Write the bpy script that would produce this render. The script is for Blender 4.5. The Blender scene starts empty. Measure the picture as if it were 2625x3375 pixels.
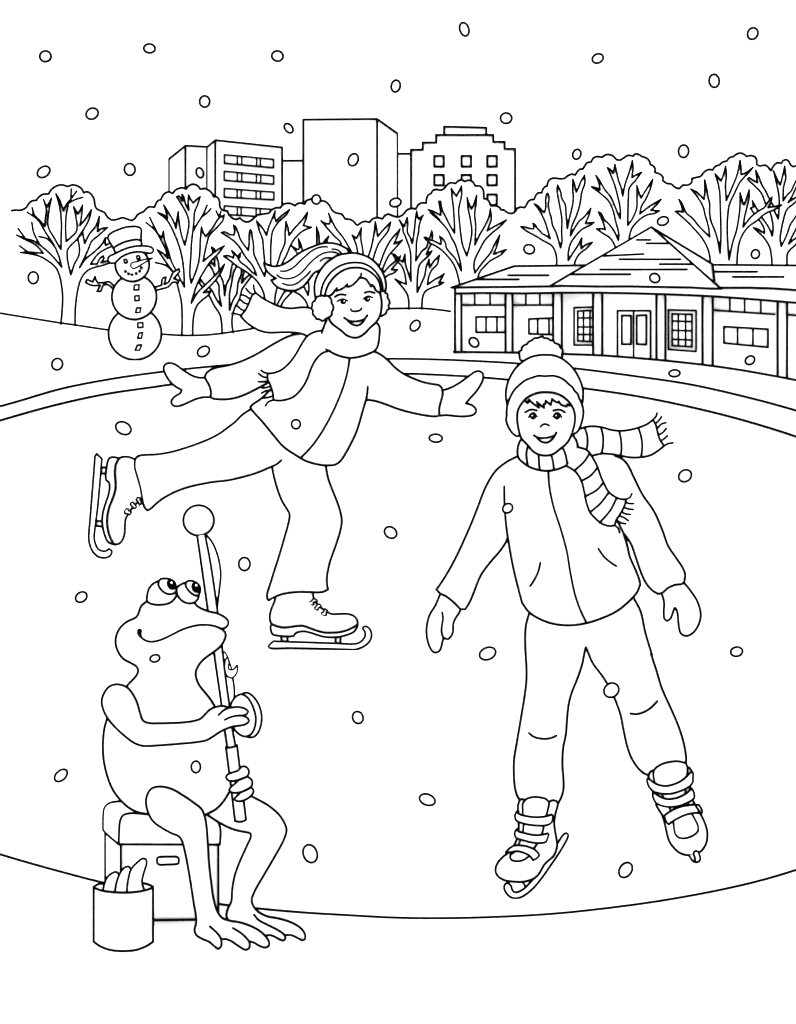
import bpy, math, re
import numpy as np
from mathutils import Vector
from mathutils.geometry import delaunay_2d_cdt

# ------------------------------------------------------------------ set-up
scene = bpy.context.scene
col = scene.collection
W, H = 2625.0, 3375.0          # size of the photograph in its own pixels
F, CX, YH, EYE = 4635.0, 1312.5, 989.0, 1.5   # focal length (px), centre, horizon, eye height (m)
LW = 8.7                       # width of the ink outlines in photograph pixels


def P(x, y, d):
    """point of the place seen at photograph pixel x, y and d metres away"""
    return ((x - CX) * d / F, d, EYE - (y - YH) * d / F)


def ground_d(y, z=0.0):
    return (EYE - z) * F / (y - YH)


# ------------------------------------------------------------------ materials
def white(name, a=0.88):
    m = bpy.data.materials.new(name)
    m.use_nodes = True
    nt = m.node_tree
    nt.nodes.clear()
    out = nt.nodes.new('ShaderNodeOutputMaterial')
    b = nt.nodes.new('ShaderNodeBsdfDiffuse')
    n = nt.nodes.new('ShaderNodeTexNoise')
    n.inputs['Scale'].default_value = 40
    r = nt.nodes.new('ShaderNodeMapRange')
    r.inputs['To Min'].default_value = a - 0.01
    r.inputs['To Max'].default_value = a + 0.02
    tc = nt.nodes.new('ShaderNodeTexCoord')
    c = nt.nodes.new('ShaderNodeCombineColor')
    nt.links.new(tc.outputs['Object'], n.inputs['Vector'])
    nt.links.new(n.outputs['Fac'], r.inputs['Value'])
    for k in range(3):
        nt.links.new(r.outputs['Result'], c.inputs[k])
    nt.links.new(c.outputs['Color'], b.inputs['Color'])
    nt.links.new(b.outputs['BSDF'], out.inputs['Surface'])
    return m


def black(name):
    m = bpy.data.materials.new(name)
    m.use_nodes = True
    nt = m.node_tree
    nt.nodes.clear()
    out = nt.nodes.new('ShaderNodeOutputMaterial')
    b = nt.nodes.new('ShaderNodeBsdfDiffuse')
    n = nt.nodes.new('ShaderNodeTexNoise')
    r = nt.nodes.new('ShaderNodeValToRGB')
    r.color_ramp.elements[0].color = (0.0005, 0.0005, 0.0005, 1)
    r.color_ramp.elements[1].color = (0.0012, 0.0012, 0.0012, 1)
    nt.links.new(n.outputs['Fac'], r.inputs['Fac'])
    nt.links.new(r.outputs['Color'], b.inputs['Color'])
    nt.links.new(b.outputs['BSDF'], out.inputs['Surface'])
    return m


INK = black('black_ink')
M_SNOW = white('fresh_snow', 0.91)
M_CLOTH = white('white_cloth', 0.88)
M_SKIN = white('pale_skin', 0.88)
M_WOOD = white('pale_bark', 0.88)
M_WALL = white('white_painted_wall', 0.88)
M_METAL = white('white_enamel', 0.88)
M_ICE = white('white_ice', 0.91)


# ------------------------------------------------------------------ tracing helpers
class Tile:
    """pixel frame of an enlarged view: corner and magnification"""
    def __init__(s, x, y, size):
        s.x, s.y, s.k = x, y, size / 1699.0

    def __call__(s, txt):
        out = []
        for w in txt.split():
            c = w[0] == '*'
            if c:
                w = w[1:]
            a, b = w.split(',')
            out.append((s.x + float(a) * s.k, s.y + float(b) * s.k, c))
        return out

    def r(s, v):
        return v * s.k


A = Tile(0, 550, 850)
B = Tile(850, 350, 850)
C = Tile(1775, 450, 850)
D = Tile(1425, 800, 850)
E = Tile(250, 1400, 850)
Fg = Tile(750, 1000, 850)
G = Tile(280, 1860, 850)
Hh = Tile(280, 2450, 850)
I = Tile(1380, 1420, 1000)
J = Tile(1600, 2150, 850)
K = Tile(1600, 2580, 425)
L = Tile(2060, 2460, 425)
M = Tile(600, 700, 425)
N = Tile(860, 1900, 425)
O = Tile(500, 400, 500)
Q = Tile(400, 1560, 425)
R = Tile(640, 2150, 425)
S = Tile(850, 780, 500)
V = Tile(1600, 500, 425)
X = Tile(1280, 700, 340)
Z = Tile(320, 720, 425)
SRC = Tile(0, 0, 1699)


def catmull(pts, step, closed=False):
    n = len(pts)
    if n < 3 and not closed:
        (x0, y0), (x1, y1) = pts[0], pts[-1]
        k = max(1, int(math.hypot(x1 - x0, y1 - y0) / (step * 3)))
        return [(x0 + (x1 - x0) * i / k, y0 + (y1 - y0) * i / k) for i in range(k + 1)]
    out = []
    for i in range(n if closed else n - 1):
        p1, p2 = pts[i], pts[(i + 1) % n]
        p0 = pts[i - 1] if (closed or i > 0) else (2 * p1[0] - p2[0], 2 * p1[1] - p2[1])
        p3 = pts[(i + 2) % n] if (closed or i + 2 < n) else (2 * p2[0] - p1[0], 2 * p2[1] - p1[1])
        # centripetal parametrisation keeps the curve free of loops
        t = [0.0]
        for a, b in ((p0, p1), (p1, p2), (p2, p3)):
            t.append(t[-1] + max(1e-3, math.hypot(b[0] - a[0], b[1] - a[1])) ** 0.5)
        k = max(1, int(math.hypot(p2[0] - p1[0], p2[1] - p1[1]) / step))
        for j in range(k):
            u = t[1] + (t[2] - t[1]) * j / k
            q = []
            for c in (0, 1):
                a1 = (t[1] - u) / (t[1] - t[0]) * p0[c] + (u - t[0]) / (t[1] - t[0]) * p1[c]
                a2 = (t[2] - u) / (t[2] - t[1]) * p1[c] + (u - t[1]) / (t[2] - t[1]) * p2[c]
                a3 = (t[3] - u) / (t[3] - t[2]) * p2[c] + (u - t[2]) / (t[3] - t[2]) * p3[c]
                b1 = (t[2] - u) / (t[2] - t[0]) * a1 + (u - t[0]) / (t[2] - t[0]) * a2
                b2 = (t[3] - u) / (t[3] - t[1]) * a2 + (u - t[1]) / (t[3] - t[1]) * a3
                q.append((t[2] - u) / (t[2] - t[1]) * b1 + (u - t[1]) / (t[2] - t[1]) * b2)
            out.append(tuple(q))
    if not closed:
        out.append(tuple(pts[-1]))
    return out


def pieces(pts, closed=False, step=5.0):
    """split a traced line at its corners and smooth every piece"""
    p = [(q[0], q[1]) for q in pts]
    cs = [i for i, q in enumerate(pts) if len(q) > 2 and q[2]]
    if closed:
        if not cs:
            c = catmull(p, step, True)
            return [c + [c[0]]]
        k = cs[0]
        p = p[k:] + p[:k] + [p[k]]
        cs = [i - k for i in cs] + [len(p) - 1]
    else:
        cs = sorted(set([0] + cs + [len(p) - 1]))
    return [catmull(p[a:b + 1], step) for a, b in zip(cs, cs[1:]) if b > a]


def ellipse(cx, cy, a, b, rot=0, n=28):
    r = math.radians(rot)
    return [(cx + a * math.cos(t) * math.cos(r) - b * math.sin(t) * math.sin(r),
             cy + a * math.cos(t) * math.sin(r) + b * math.sin(t) * math.cos(r))
            for t in (2 * math.pi * i / n for i in range(n))]


def seg_dist(q, poly):
    """distance of the points q (n,2) to a closed outline"""
    a = np.asarray(poly)
    b = np.roll(a, -1, axis=0)
    ab = b - a
    l2 = np.maximum((ab ** 2).sum(1), 1e-9)
    out = np.empty(len(q))
    for s in range(0, len(q), 800):
        p = q[s:s + 800, None, :]
        t = np.clip(((p - a) * ab).sum(2) / l2, 0, 1)
        dd = p - (a + t[..., None] * ab)
        out[s:s + 800] = np.sqrt((dd ** 2).sum(2)).min(1)
    return out


def inside(q, poly):
    a = np.asarray(poly)
    b = np.roll(a, -1, axis=0)
    w = np.zeros(len(q), int)
    for (x0, y0), (x1, y1) in zip(a, b):
        left = (x1 - x0) * (q[:, 1] - y0) - (q[:, 0] - x0) * (y1 - y0)
        w += ((y0 <= q[:, 1]) & (y1 > q[:, 1]) & (left > 0)).astype(int)
        w -= ((y0 > q[:, 1]) & (y1 <= q[:, 1]) & (left < 0)).astype(int)
    return w != 0


class Solid:
    """remembers the front surface of a body so that lines can be laid on it"""
    def __init__(s, poly, dep, T, Rr, e):
        s.poly, s.dep, s.T, s.R, s.e = poly, dep, T, Rr, e

    def front_many(s, q):
        d = seg_dist(q, s.poly)
        d[~inside(q, s.poly)] = 0
        base = np.array([s.dep(x, y) for x, y in q])
        return base - s.e * base / F - s.T * np.sin(np.minimum(d / s.R, 1) * math.pi / 2)

    def front(s, x, y):
        return float(s.front_many(np.array([[x, y]]))[0])


def const(d):
    return d if callable(d) else (lambda x, y, d=d: d)


class Mesh:
    def __init__(s, mat):
        s.v, s.f, s.m, s.mat = [], [], [], mat

    def add(s, verts, faces, ink=False):
        k = len(s.v)
        s.v += [tuple(p) for p in verts]
        s.f += [tuple(i + k for i in f) for f in faces]
        s.m += [1 if ink else 0] * len(faces)

    # a rounded body with the given outline, T metres deep to each side
    def solid(s, segs, d, T, Rr=60, ink=True, back=1.0, e=1.5, grid=None, lw=LW):
        dep = const(d)
        poly, strokes = [], []
        if isinstance(segs[0], tuple) and isinstance(segs[0][0], list):
            for pts, on in segs:
                ps = pieces(pts)
                for p in ps:
                    poly += p
                if on:
                    strokes += ps
        else:
            ps = pieces(segs, True)
            for p in ps:
                poly += p[:-1]
            strokes = ps
        clean = []
        for p in poly:
            if not clean or math.hypot(p[0] - clean[-1][0], p[1] - clean[-1][1]) > 0.3:
                clean.append(p)
        while math.hypot(clean[0][0] - clean[-1][0], clean[0][1] - clean[-1][1]) < 0.3:
            clean.pop()
        poly = clean
        a = np.asarray(poly)
        lo, hi = a.min(0), a.max(0)
        x, y = a[:, 0], a[:, 1]
        area = abs(np.dot(x, np.roll(y, -1)) - np.dot(y, np.roll(x, -1))) / 2
        g = grid or min(30, max(3.0, math.sqrt(area) / 14))
        gx, gy = np.meshgrid(np.arange(lo[0] + g * .5, hi[0], g), np.arange(lo[1] + g * .5, hi[1], g * .87))
        gx[1::2] += g * .5
        q = np.stack([gx.ravel(), gy.ravel()], 1)
        if len(q):
            q = q[inside(q, poly)]
        if len(q):
            q = q[seg_dist(q, poly) > g * .45]
        vs = [Vector(p) for p in poly] + [Vector((float(p[0]), float(p[1]))) for p in q]
        n = len(poly)
        res = delaunay_2d_cdt(vs, [(i, (i + 1) % n) for i in range(n)], [], 0, 1e-4)
        pv = np.array([(p.x, p.y) for p in res[0]])
        tri = [tuple(t) for t in res[2]]
        cen = np.array([pv[list(t)].mean(0) for t in tri])
        keep = inside(cen, poly)
        tri = [t for t, k in zip(tri, keep) if k]
        dist = seg_dist(pv, poly)
        dist[dist < 1e-2] = 0
        hgt = T * np.sin(np.minimum(dist / Rr, 1) * math.pi / 2)
        base = np.array([dep(px, py) for px, py in pv])
        nv = len(pv)
        ee = e * base / F
        fr = [P(px, py, b - h - k) for (px, py), b, h, k in zip(pv, base, hgt, ee)]
        bk = [P(px, py, b + back * h + k) for (px, py), b, h, k in zip(pv, base, hgt, ee)]
        faces, count = [], {}
        for t in tri:
            i, j, k = t
            ar = (pv[j][0] - pv[i][0]) * (pv[k][1] - pv[i][1]) - (pv[k][0] - pv[i][0]) * (pv[j][1] - pv[i][1])
            if ar > 0:
                t = (i, k, j)
            i, j, k = t
            faces.append((i, j, k))
            faces.append((k + nv, j + nv, i + nv))
            for ed in ((i, j), (j, k), (k, i)):
                count[ed] = count.get(ed, 0) + 1
        for (i, j) in list(count):
            if (j, i) not in count:
                faces.append((j, i, i + nv, j + nv))
        s.add(fr + bk, faces)
        so = Solid(poly, dep, T, Rr, e)
        if ink:
            off = T * math.sin(min(lw * .55 / Rr, 1) * math.pi / 2)
            for st in strokes:
                s.tube(st, [dep(x, y) * (1 - e / F) - off for x, y in st], lw)
        return so

    # a round black line through pixels pts at depths ds
    def tube(s, pts, ds, lw=LW, ink=True, n=7, ends=None):
        q, dd = [], []
        for p, d in zip(pts, ds):
            if not q or math.hypot(p[0] - q[-1][0], p[1] - q[-1][1]) > 0.5:
                q.append(p)
                dd.append(d)
        if len(q) < 2:
            return
        pos = [Vector(P(p[0], p[1], d)) for p, d in zip(q, dd)]
        rad = [lw / 2 * d / F for d in dd]
        s.pipe(pos, rad, ink, n, ends)

    def pipe(s, pos, rad, ink=True, n=7, ends=None):
        loop = (pos[0] - pos[-1]).length < rad[0] * .2 and len(pos) > 3
        tan = []
        for i in range(len(pos)):
            a = pos[max(i - 1, 0)]
            b = pos[min(i + 1, len(pos) - 1)]
            if loop and i in (0, len(pos) - 1):
                a, b = pos[-2], pos[1]
            t = (b - a)
            tan.append(t.normalized() if t.length > 1e-12 else Vector((1, 0, 0)))
        nrm = Vector((0, 1, 0))
        if abs(nrm.dot(tan[0])) > .95:
            nrm = Vector((1, 0, 0))
        rings = []

        def ring(c, t, nv, r):
            u = (nv - t * nv.dot(t)).normalized()
            w = t.cross(u)
            return [c + (u * math.cos(2 * math.pi * k / n) + w * math.sin(2 * math.pi * k / n)) * r for k in range(n)], u
        seq = [(pos[i], tan[i], rad[i]) for i in range(len(pos))]
        if not loop and ends != 'flat':
            r0, r1 = rad[0], rad[-1]
            seq = [(pos[0] - tan[0] * r0 * .92, tan[0], r0 * .38), (pos[0] - tan[0] * r0 * .6, tan[0], r0 * .8)] + seq + \
                  [(pos[-1] + tan[-1] * r1 * .6, tan[-1], r1 * .8), (pos[-1] + tan[-1] * r1 * .92, tan[-1], r1 * .38)]
        for c, t, r in seq:
            rg, nrm = ring(c, t, nrm, r)
            rings.append(rg)
        vs = [p for rg in rings for p in rg]
        fs = []
        for i in range(len(rings) - 1):
            for k in range(n):
                fs.append((i * n + k, i * n + (k + 1) % n, (i + 1) * n + (k + 1) % n, (i + 1) * n + k))
        if not loop:
            fs.append(tuple(range(n))[::-1])
            fs.append(tuple((len(rings) - 1) * n + k for k in range(n)))
        s.add(vs, fs, ink)

    # drawn line(s) lying on a body, or at a depth function
    def ink(s, pts, on, lw=LW, closed=False, lift=None):
        for st in pieces(pts, closed):
            if isinstance(on, Solid):
                k = on.T * math.sin(min(lw * .5 / on.R, 1) * math.pi / 2) if lift is None else lift
                ds = list(on.front_many(np.asarray(st)))
                ds = [d - k * .6 - lw * .3 * d / F for d in ds]
            else:
                fn = const(on)
                ds = [fn(x, y) - lw * .2 * fn(x, y) / F - (lift or 0) for x, y in st]
            s.tube(st, ds, lw)

    # a filled dot (pupil, button eye, mouth corner)
    def dot(s, cx, cy, a, b, rot, on, lift=0.0, ink=True, th=.6):
        dn = (lambda x, y: on.front(x, y) - lift) if isinstance(on, Solid) else (lambda x, y: on - lift)
        d = dn(cx, cy)
        pts = ellipse(cx, cy, a, b, rot, 22)
        rim = [P(x, y, dn(x, y)) for x, y in pts]
        mid = [(cx + (x - cx) * .6, cy + (y - cy) * .6) for x, y in pts]
        mid = [P(x, y, dn(x, y) - th * min(a, b) * d / F * .8) for x, y in mid]
        top = [P(cx, cy, d - th * min(a, b) * d / F)]
        bk = [P(x, y, dn(x, y) + .8 * min(a, b) * d / F) for x, y in pts]
        n = len(pts)
        fs = []
        for i in range(n):
            j = (i + 1) % n
            fs += [(i, n + i, n + j, j), (n + i, 2 * n, n + j), (i, j, 2 * n + 1 + j, 2 * n + 1 + i)]
        fs.append(tuple(2 * n + 1 + i for i in range(n)))
        s.add(rim + mid + top + bk, fs, ink)

    # a flat-faced block: polygon on a plane, th metres thick behind it
    def slab(s, pts, d, th, ink=True, strokes=(), lw=LW, dx=0, lift=None):
        dep = const(d)
        p = [(q[0], q[1]) for q in pts]
        n = len(p)
        fr = [P(x, y, dep(x, y)) for x, y in p]
        bk = [(a + dx, b + th, c) for a, b, c in fr]
        ar = sum(p[i][0] * p[(i + 1) % n][1] - p[(i + 1) % n][0] * p[i][1] for i in range(n))
        o = list(range(n)) if ar < 0 else list(range(n))[::-1]
        fs = [tuple(o), tuple(i + n for i in o[::-1])]
        for i in range(n):
            a, b = o[i], o[(i + 1) % n]
            fs.append((b, a, a + n, b + n))
        s.add(fr + bk, fs)
        if ink is True:
            strokes = [p + [p[0]]] + list(strokes)
        for st in strokes:
            q = [(x[0], x[1]) for x in st]
            for a, b in zip(q, q[1:]):
                k = lambda q: lw * .6 * dep(*q) / F if lift is None else lift
                s.tube([a, b], [dep(*a) - k(a), dep(*b) - k(b)], lw)

    def build(s, name, parent=None, label=None, cat=None, group=None, kind=None, base=None):
        me = bpy.data.meshes.new(name)
        org = Vector((0, 0, 0))
        if parent is not None:
            r = parent
            while r is not None:
                org = org + Vector(r.location)
                r = r.parent
        else:
            vv = np.array(s.v)
            c = vv.mean(0)
            org = Vector((c[0], c[1], vv[:, 2].min())) if base is None else Vector(base)
        me.from_pydata([(p[0] - org.x, p[1] - org.y, p[2] - org.z) for p in s.v], [], s.f)
        me.materials.append(s.mat)
        me.materials.append(INK)
        me.polygons.foreach_set('material_index', s.m)
        me.polygons.foreach_set('use_smooth', [True] * len(s.f))
        me.update()
        o = bpy.data.objects.new(name, me)
        col.objects.link(o)
        if parent is not None:
            o.parent = parent
        else:
            o.location = org
        tag(o, label, cat, group, kind)
        return o


def tag(o, label=None, cat=None, group=None, kind=None):
    for k, v in (('label', label), ('category', cat), ('group', group), ('kind', kind)):
        if v:
            o[k] = v


def thing(name, loc, label, cat, group=None):
    o = bpy.data.objects.new(name, None)
    o.empty_display_size = .1
    col.objects.link(o)
    o.location = loc
    tag(o, label, cat, group)
    return o


def part(name, parent, mat, segs, d, T, Rr=60, **kw):
    m = Mesh(mat)
    so = m.solid(segs, d, T, Rr, **kw)
    return m, so


def plane(a, b, c):
    """depth function of the plane through three (x, y, d) pixels"""
    pa, pb, pc = (Vector(P(*q)) for q in (a, b, c))
    n = (pb - pa).cross(pc - pa)
    o = Vector((0, 0, EYE))
    k = n.dot(pa - o)

    def f(x, y):
        return k / n.dot(Vector(((x - CX) / F, 1, -(y - YH) / F)))
    return f


# ------------------------------------------------------------------ ground, ice, path, hill
near_edge = SRC('-700,2560 -300,2720 39,2828 180,2868 332,2908 500,2945 720,2980 842,2994 1000,3008 1130,3016 1300,3025 1437,3027 1600,3024 1800,3014 1966,2998 2200,2966 2450,2917 2625,2868 2900,2770 3300,2590')
inner = SRC('-700,1640 -300,1480 38,1374 200,1330 350,1298 500,1276 570,1266 750,1248 950,1236 1150,1230 1335,1231 1425,1234 1540,1240 1597,1244 1677,1251 1800,1263 1925,1279 2100,1305 2274,1340 2450,1384 2625,1438 2900,1540 3300,1720')
outer = SRC('-700,1560 -300,1420 38,1328 200,1281 375,1247 540,1224 600,1217 745,1203 900,1192 1100,1184 1277,1182 1425,1184 1600,1191 1715,1198 1890,1213 2100,1240 2274,1266 2450,1305 2625,1352 2900,1440 3300,1590')


def curve(pts, step=12.0):
    return pieces(pts, step=step)[0]


def gpt(x, y, z=0.0):
    return P(x, y, ground_d(y, z))


cn, ci, co = curve(near_edge), curve(inner), curve(outer)


def row_at(cv, x):
    xs = [p[0] for p in cv]
    return float(np.interp(x, xs, [p[1] for p in cv]))


def sheet(name, mat, ca, cb, z, edges, th=.02, **kw):
    """a thin slab on the ground between two curves, inked along the given edges"""
    m = Mesh(mat)
    xs = np.linspace(-700, 3300, 161)
    a = [gpt(x, row_at(ca, x), z) for x in xs]
    b = [gpt(x, row_at(cb, x), z) for x in xs]
    n = len(xs)
    v = a + b + [(p[0], p[1], p[2] - th) for p in a + b]
    f = []
    for i in range(n - 1):
        f.append((i, i + 1, n + i + 1, n + i))
        f.append((2 * n + i, 3 * n + i, 3 * n + i + 1, 2 * n + i + 1))
        f.append((i, 2 * n + i, 2 * n + i + 1, i + 1))
        f.append((n + i, n + i + 1, 3 * n + i + 1, 3 * n + i))
    f += [(0, n, 3 * n, 2 * n), (n - 1, 3 * n - 1, 4 * n - 1, 2 * n - 1)]
    m.add(v, f)
    for cv in edges:
        ds = [ground_d(y, z + .008) for x, y in cv]
        for _ in range(3):
            ds = [ground_d(y, z + .9 * LW / 2 * d / F) for (x, y), d in zip(cv, ds)]
        pos = [Vector(P(x, y, d)) for (x, y), d in zip(cv, ds)]
        m.pipe(pos, [LW / 2 * d / F for d in ds], n=8)
    return m.build(name, kind='structure', base=(0, 0, 0), **kw)


sheet('ice_rink', M_ICE, cn, ci, 0.0, [cn, ci], label='wide white oval ice rink with a thin black edge line')
sheet('path', M_SNOW, ci, co, 0.004, [co], label='narrow curved path around the far side of the rink')

# facade of the pavilion in plan: from 50 m away at its left end to 40 m at the right edge
PL, PR = (1476.0, 50.0), (2625.0, 40.0)
_a = P(PL[0], YH, PL[1])
_b = P(PR[0], YH, PR[1])
facade0 = plane((PL[0], 900, PL[1]), (PL[0], 1300, PL[1]), (PR[0], 900, PR[1]))


def facade(k=0.0):
    return lambda x, y: facade0(x, y) + k


base_line = SRC('1476,1160 1560,1160 1715,1162 1857,1166 1985,1171 2142,1183 2315,1201 2450,1220 2562,1240 2625,1252 2760,1278')
cbase = curve(base_line)

crest_pts = SRC('-700,960 -300,985 38,1038 100,1048 200,1064 250,1071 357,1087 450,1098 532,1101 600,1105 645,1105 700,1102 775,1092 840,1081 950,1055 1100,1030 1200,1020 1280,1017 1340,1016 1395,1016 1450,1021 1485,1026 1500,1030 1700,1060 2625,1075 3400,1075')
ccrest = curve(crest_pts)
CREST = 57.0


def ground_rows(x):
    """height profile of the snow along one sight line"""
    ya = row_at(co, x)
    da = ground_d(ya)
    rows = [(0.6, -.012), (2.0, -.012), (3.0, -.012), (da * .6, -.012), (da + .05, -.012)]
    if x < 1476:
        rows += [(48.0, -.03)] if da < 46 else [(da + 4, -.03)]
        foot = 48.5
    else:
        xx = min(x, 2760)
        dz = facade0(xx, 1000) - .6
        zb = EYE - (row_at(cbase, xx) + 2 - YH) * (dz + .6) / F - .1
        rows += [(dz, zb), (dz + 4.5, zb)]
        foot = dz + 5
    yc = row_at(ccrest, x)
    dcrest = max(CREST, foot + 3)
    zc = EYE - (yc - YH) * dcrest / F - .1
    rows += [(dcrest, zc), (dcrest + 8, zc - .25), (dcrest + 30, -.6), (300, -2), (3000, -2)]
    return rows


m = Mesh(M_SNOW)
xs = np.concatenate([np.linspace(-9000, -800, 12), np.linspace(-700, 3300, 141), np.linspace(3400, 11600, 12)])
rows = [ground_rows(float(np.clip(x, -700, 3300))) for x in xs]
nr = len(rows[0])
rows = [r + [r[-1]] * (nr - len(r)) for r in rows]
nr = max(len(r) for r in rows)
grid_v = []
for x, r in zip(xs, rows):
    while len(r) < nr:
        r.insert(5, ((r[4][0] + r[5][0]) / 2, (r[4][1] + r[5][1]) / 2))
    for d, z in r:
        grid_v.append(((x - CX) * d / F, d, z))
fs = []
for i in range(len(xs) - 1):
    for j in range(nr - 1):
        a = i * nr + j
        fs.append((a, a + nr, a + nr + 1, a + 1))
m.add(grid_v, fs)
cr = [p for p in ccrest if p[0] < 1497]
m.tube(cr, [CREST - .7] * len(cr), LW)
m.build('snow_ground', label='smooth white snow covering the park with a low hill crest behind the rink', kind='structure', base=(0, 0, 0))
m = Mesh(M_SNOW)
m.add([(-400, -60, -.6), (400, -60, -.6), (400, 2, -.6), (-400, 2, -.6), (-400, -60, -.013), (400, -60, -.013), (400, .7, -.013), (-400, .7, -.013)],
      [(0, 3, 2, 1), (4, 5, 6, 7), (0, 1, 5, 4), (1, 2, 6, 5), (2, 3, 7, 6), (3, 0, 4, 7)])
m.build('snow_bank', label='flat white snow in the foreground before the rink', kind='structure', base=(0, 0, 0))

# ------------------------------------------------------------------ city behind
Zb = -2.0


def ybase(d):
    return YH + (EYE - Zb) * F / d


def tower(name, corners, label, roofback=0):
    """corners: visible roof corners (x, y, d) from left to right"""
    m = Mesh(M_WALL)
    top = [Vector(P(*c)) for c in corners]
    if len(top) == 3:
        bc = top[0] + top[2] - top[1]
    else:
        bc = None
    ring = top + ([bc] if bc is not None else [top[1] + Vector((0, 18, 0)), top[0] + Vector((0, 18, 0))])
    n = len(ring)
    v = [tuple(p) for p in ring] + [(p.x, p.y, Zb) for p in ring]
    f = [tuple(range(n))[::-1]] + [(i, (i + 1) % n, (i + 1) % n + n, i + n) for i in range(n)]
    m.add(v, f)
    for a, b in zip(corners, corners[1:]):
        m.tube([a[:2], b[:2]], [a[2] - .4, b[2] - .4])
    for c in corners:
        m.tube([c[:2], (c[0], 900.0)], [c[2] - .4, c[2] - .4])
    return m


def o_(x, y):
    p = O('%s,%s' % (x, y))[0]
    return p[0], p[1]


def b_(x, y):
    p = B('%s,%s' % (x, y))[0]
    return p[0], p[1]


bd = thing('office_building', P(709, YH, 150)[:2] + (Zb,), 'white office block with four rows of strip windows, left of the tall tower', 'building')
m = tower('w', [o_(623, 283) + (156.5,), o_(713, 208) + (150.0,), o_(1463, 290) + (157.0,)], '')
m.build('wall', bd)
m = tower('w', [o_(198, 415) + (170.0,), o_(378, 270) + (158.0,), o_(623, 283) + (160.2,)], '')
m.build('rear_wing', bd)
win = plane(o_(713, 208) + (150.0,), o_(1463, 290) + (157.0,), o_(713, 900) + (150.0,))
for (yl, yr, yl2, yr2, xl, xr, ml) in ((370, 423, 467, 518, 815, 1368, (960, 1010, 1178, 1220)), (555, 608, 658, 702, 813, 1370, (960, 1010, 1175, 1224)),
                                       (748, 790, 848, 877, 813, 1372, (958, 1004, 1172, 1222)), (942, 985, 1040, 1075, 813, 1372, (960, 1003, 1172, 1218))):
    m = Mesh(M_WALL)
    q = [o_(xl, yl), o_(xr, yr), o_(xr, yr2), o_(xl, yl2)]
    st = []
    for k in ml:
        t = (k - xl) / (xr - xl)
        st.append([o_(k, yl + (yr - yl) * t), o_(k, yl2 + (yr2 - yl2) * t)])
    m.slab(q, lambda x, y: win(x, y) - .06, .05, True, st, lw=7)
    m.build('window', bd)

bd = thing('tower_block', P(1120, YH, 160)[:2] + (Zb,), 'tallest plain white tower block without windows, in the middle of the skyline', 'building')
m = tower('w', [b_(300, 87) + (160.0,), b_(787, 83) + (160.0,), b_(920, 177) + (174.0,)], '')
m.build('wall', bd)
m = tower('w', [b_(150, 358) + (182.0,), b_(310, 357) + (182.0,)], '')
m.build('building', label='low plain white block between the office block and the tall tower', cat='building')
m = tower('w', [b_(900, 312) + (186.0,), b_(1030, 312) + (186.0,)], '')
m.build('building', label='low plain white block between the tall tower and the stepped building', cat='building')

bd = thing('stepped_building', P(1530, YH, 150)[:2] + (Zb,), 'white building with stepped roofline and rows of square windows', 'building')
m = Mesh(M_WALL)
st = '1010,285 1087,285 1087,238 1175,238 1175,188 1553,188 1553,233 1628,233 1628,280 1697,280'
yb = (ybase(150) - 350) * 2
m.slab(B(st + ' 1697,%d 1010,%d' % (yb, yb)), 150, 16, False, [B('1010,1000 ' + st + ' 1697,740')])
m.build('wall', bd)
m = Mesh(M_WALL)
m.slab(B('1228,188 1228,133 1507,140 1507,188'), 151, 10, False, [B('1228,186 1228,133 1507,140 1507,186')])
m.build('penthouse', bd)
for r, (y0, y1) in enumerate(((326, 397), (451, 520), (580, 650))):
    for c, x0 in enumerate((1163, 1343, 1513)):
        if r == 2 and c < 2:
            continue
        m = Mesh(M_WALL)
        m.slab(B('%d,%d %d,%d %d,%d %d,%d' % (x0, y0, x0 + 63, y0, x0 + 63, y1, x0, y1)), 149.93, .05, True)
        m.build('window', bd)

# ------------------------------------------------------------------ trees along the crest
GT = 'bare trees along the back of the park'


def tree(label, trunk, d, crown=None, dc=66.0, twigs=(), extra=(), top=None, low=()):
    """crown: inked upper edge (traced) closed by the uninked low points"""
    segs = [(trunk, True)]
    base = P((trunk[0][0] + trunk[-1][0]) / 2, max(trunk[0][1], trunk[-1][1]), d)
    t = thing('tree', base, label, 'tree', GT)
    m = Mesh(M_WOOD)
    m.solid(segs, d, .12, 12, grid=9, lw=8.2)
    for e in extra:
        m.solid([(e, True)], d + .1, .06, 8, lw=8.2)
    for tw in twigs:
        m.ink(tw, d - .1)
    m.build('trunk', t)
    c = Mesh(M_SNOW)
    c.solid(([(crown, True)] if crown else []) + [(list(low), False)], dc, .4, 90, grid=26)
    c.build('crown', t)
    return t


crown1 = A('77,287 100,283 125,285 150,280 175,264 190,240 212,222 *240,219 258,195 283,179 *320,177 335,152 370,125 410,117 *445,128 480,117 520,128 543,148 *550,168 580,163 607,185 622,215 627,250 637,273 665,288 690,300 708,328 735,347 770,345 808,333 840,343 868,352')
crown2 = A('868,352 888,340 905,315 925,302 *947,294 965,273 985,261 *1018,265 1028,240 1042,219 *1060,216 1070,192 1090,170 1115,163 *1140,174 1155,152 1180,140 1205,136 *1227,145 1242,125 1272,112 1302,122 *1320,145 1350,142 1380,155 1402,178 *1407,195 1432,198 1448,228 1450,262 1468,284 *1500,290 1510,315 1538,340 1560,343 *1580,336')
crown4 = A('1580,336 1605,355 1635,361 1655,352 1690,322') + B('*0,715 *75,703 85,688 115,669 *150,668 165,648 195,638 225,642 *245,655 262,640 290,637 *308,645 320,622 350,611 385,612 420,621 445,626 468,645 495,688 520,703')
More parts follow.
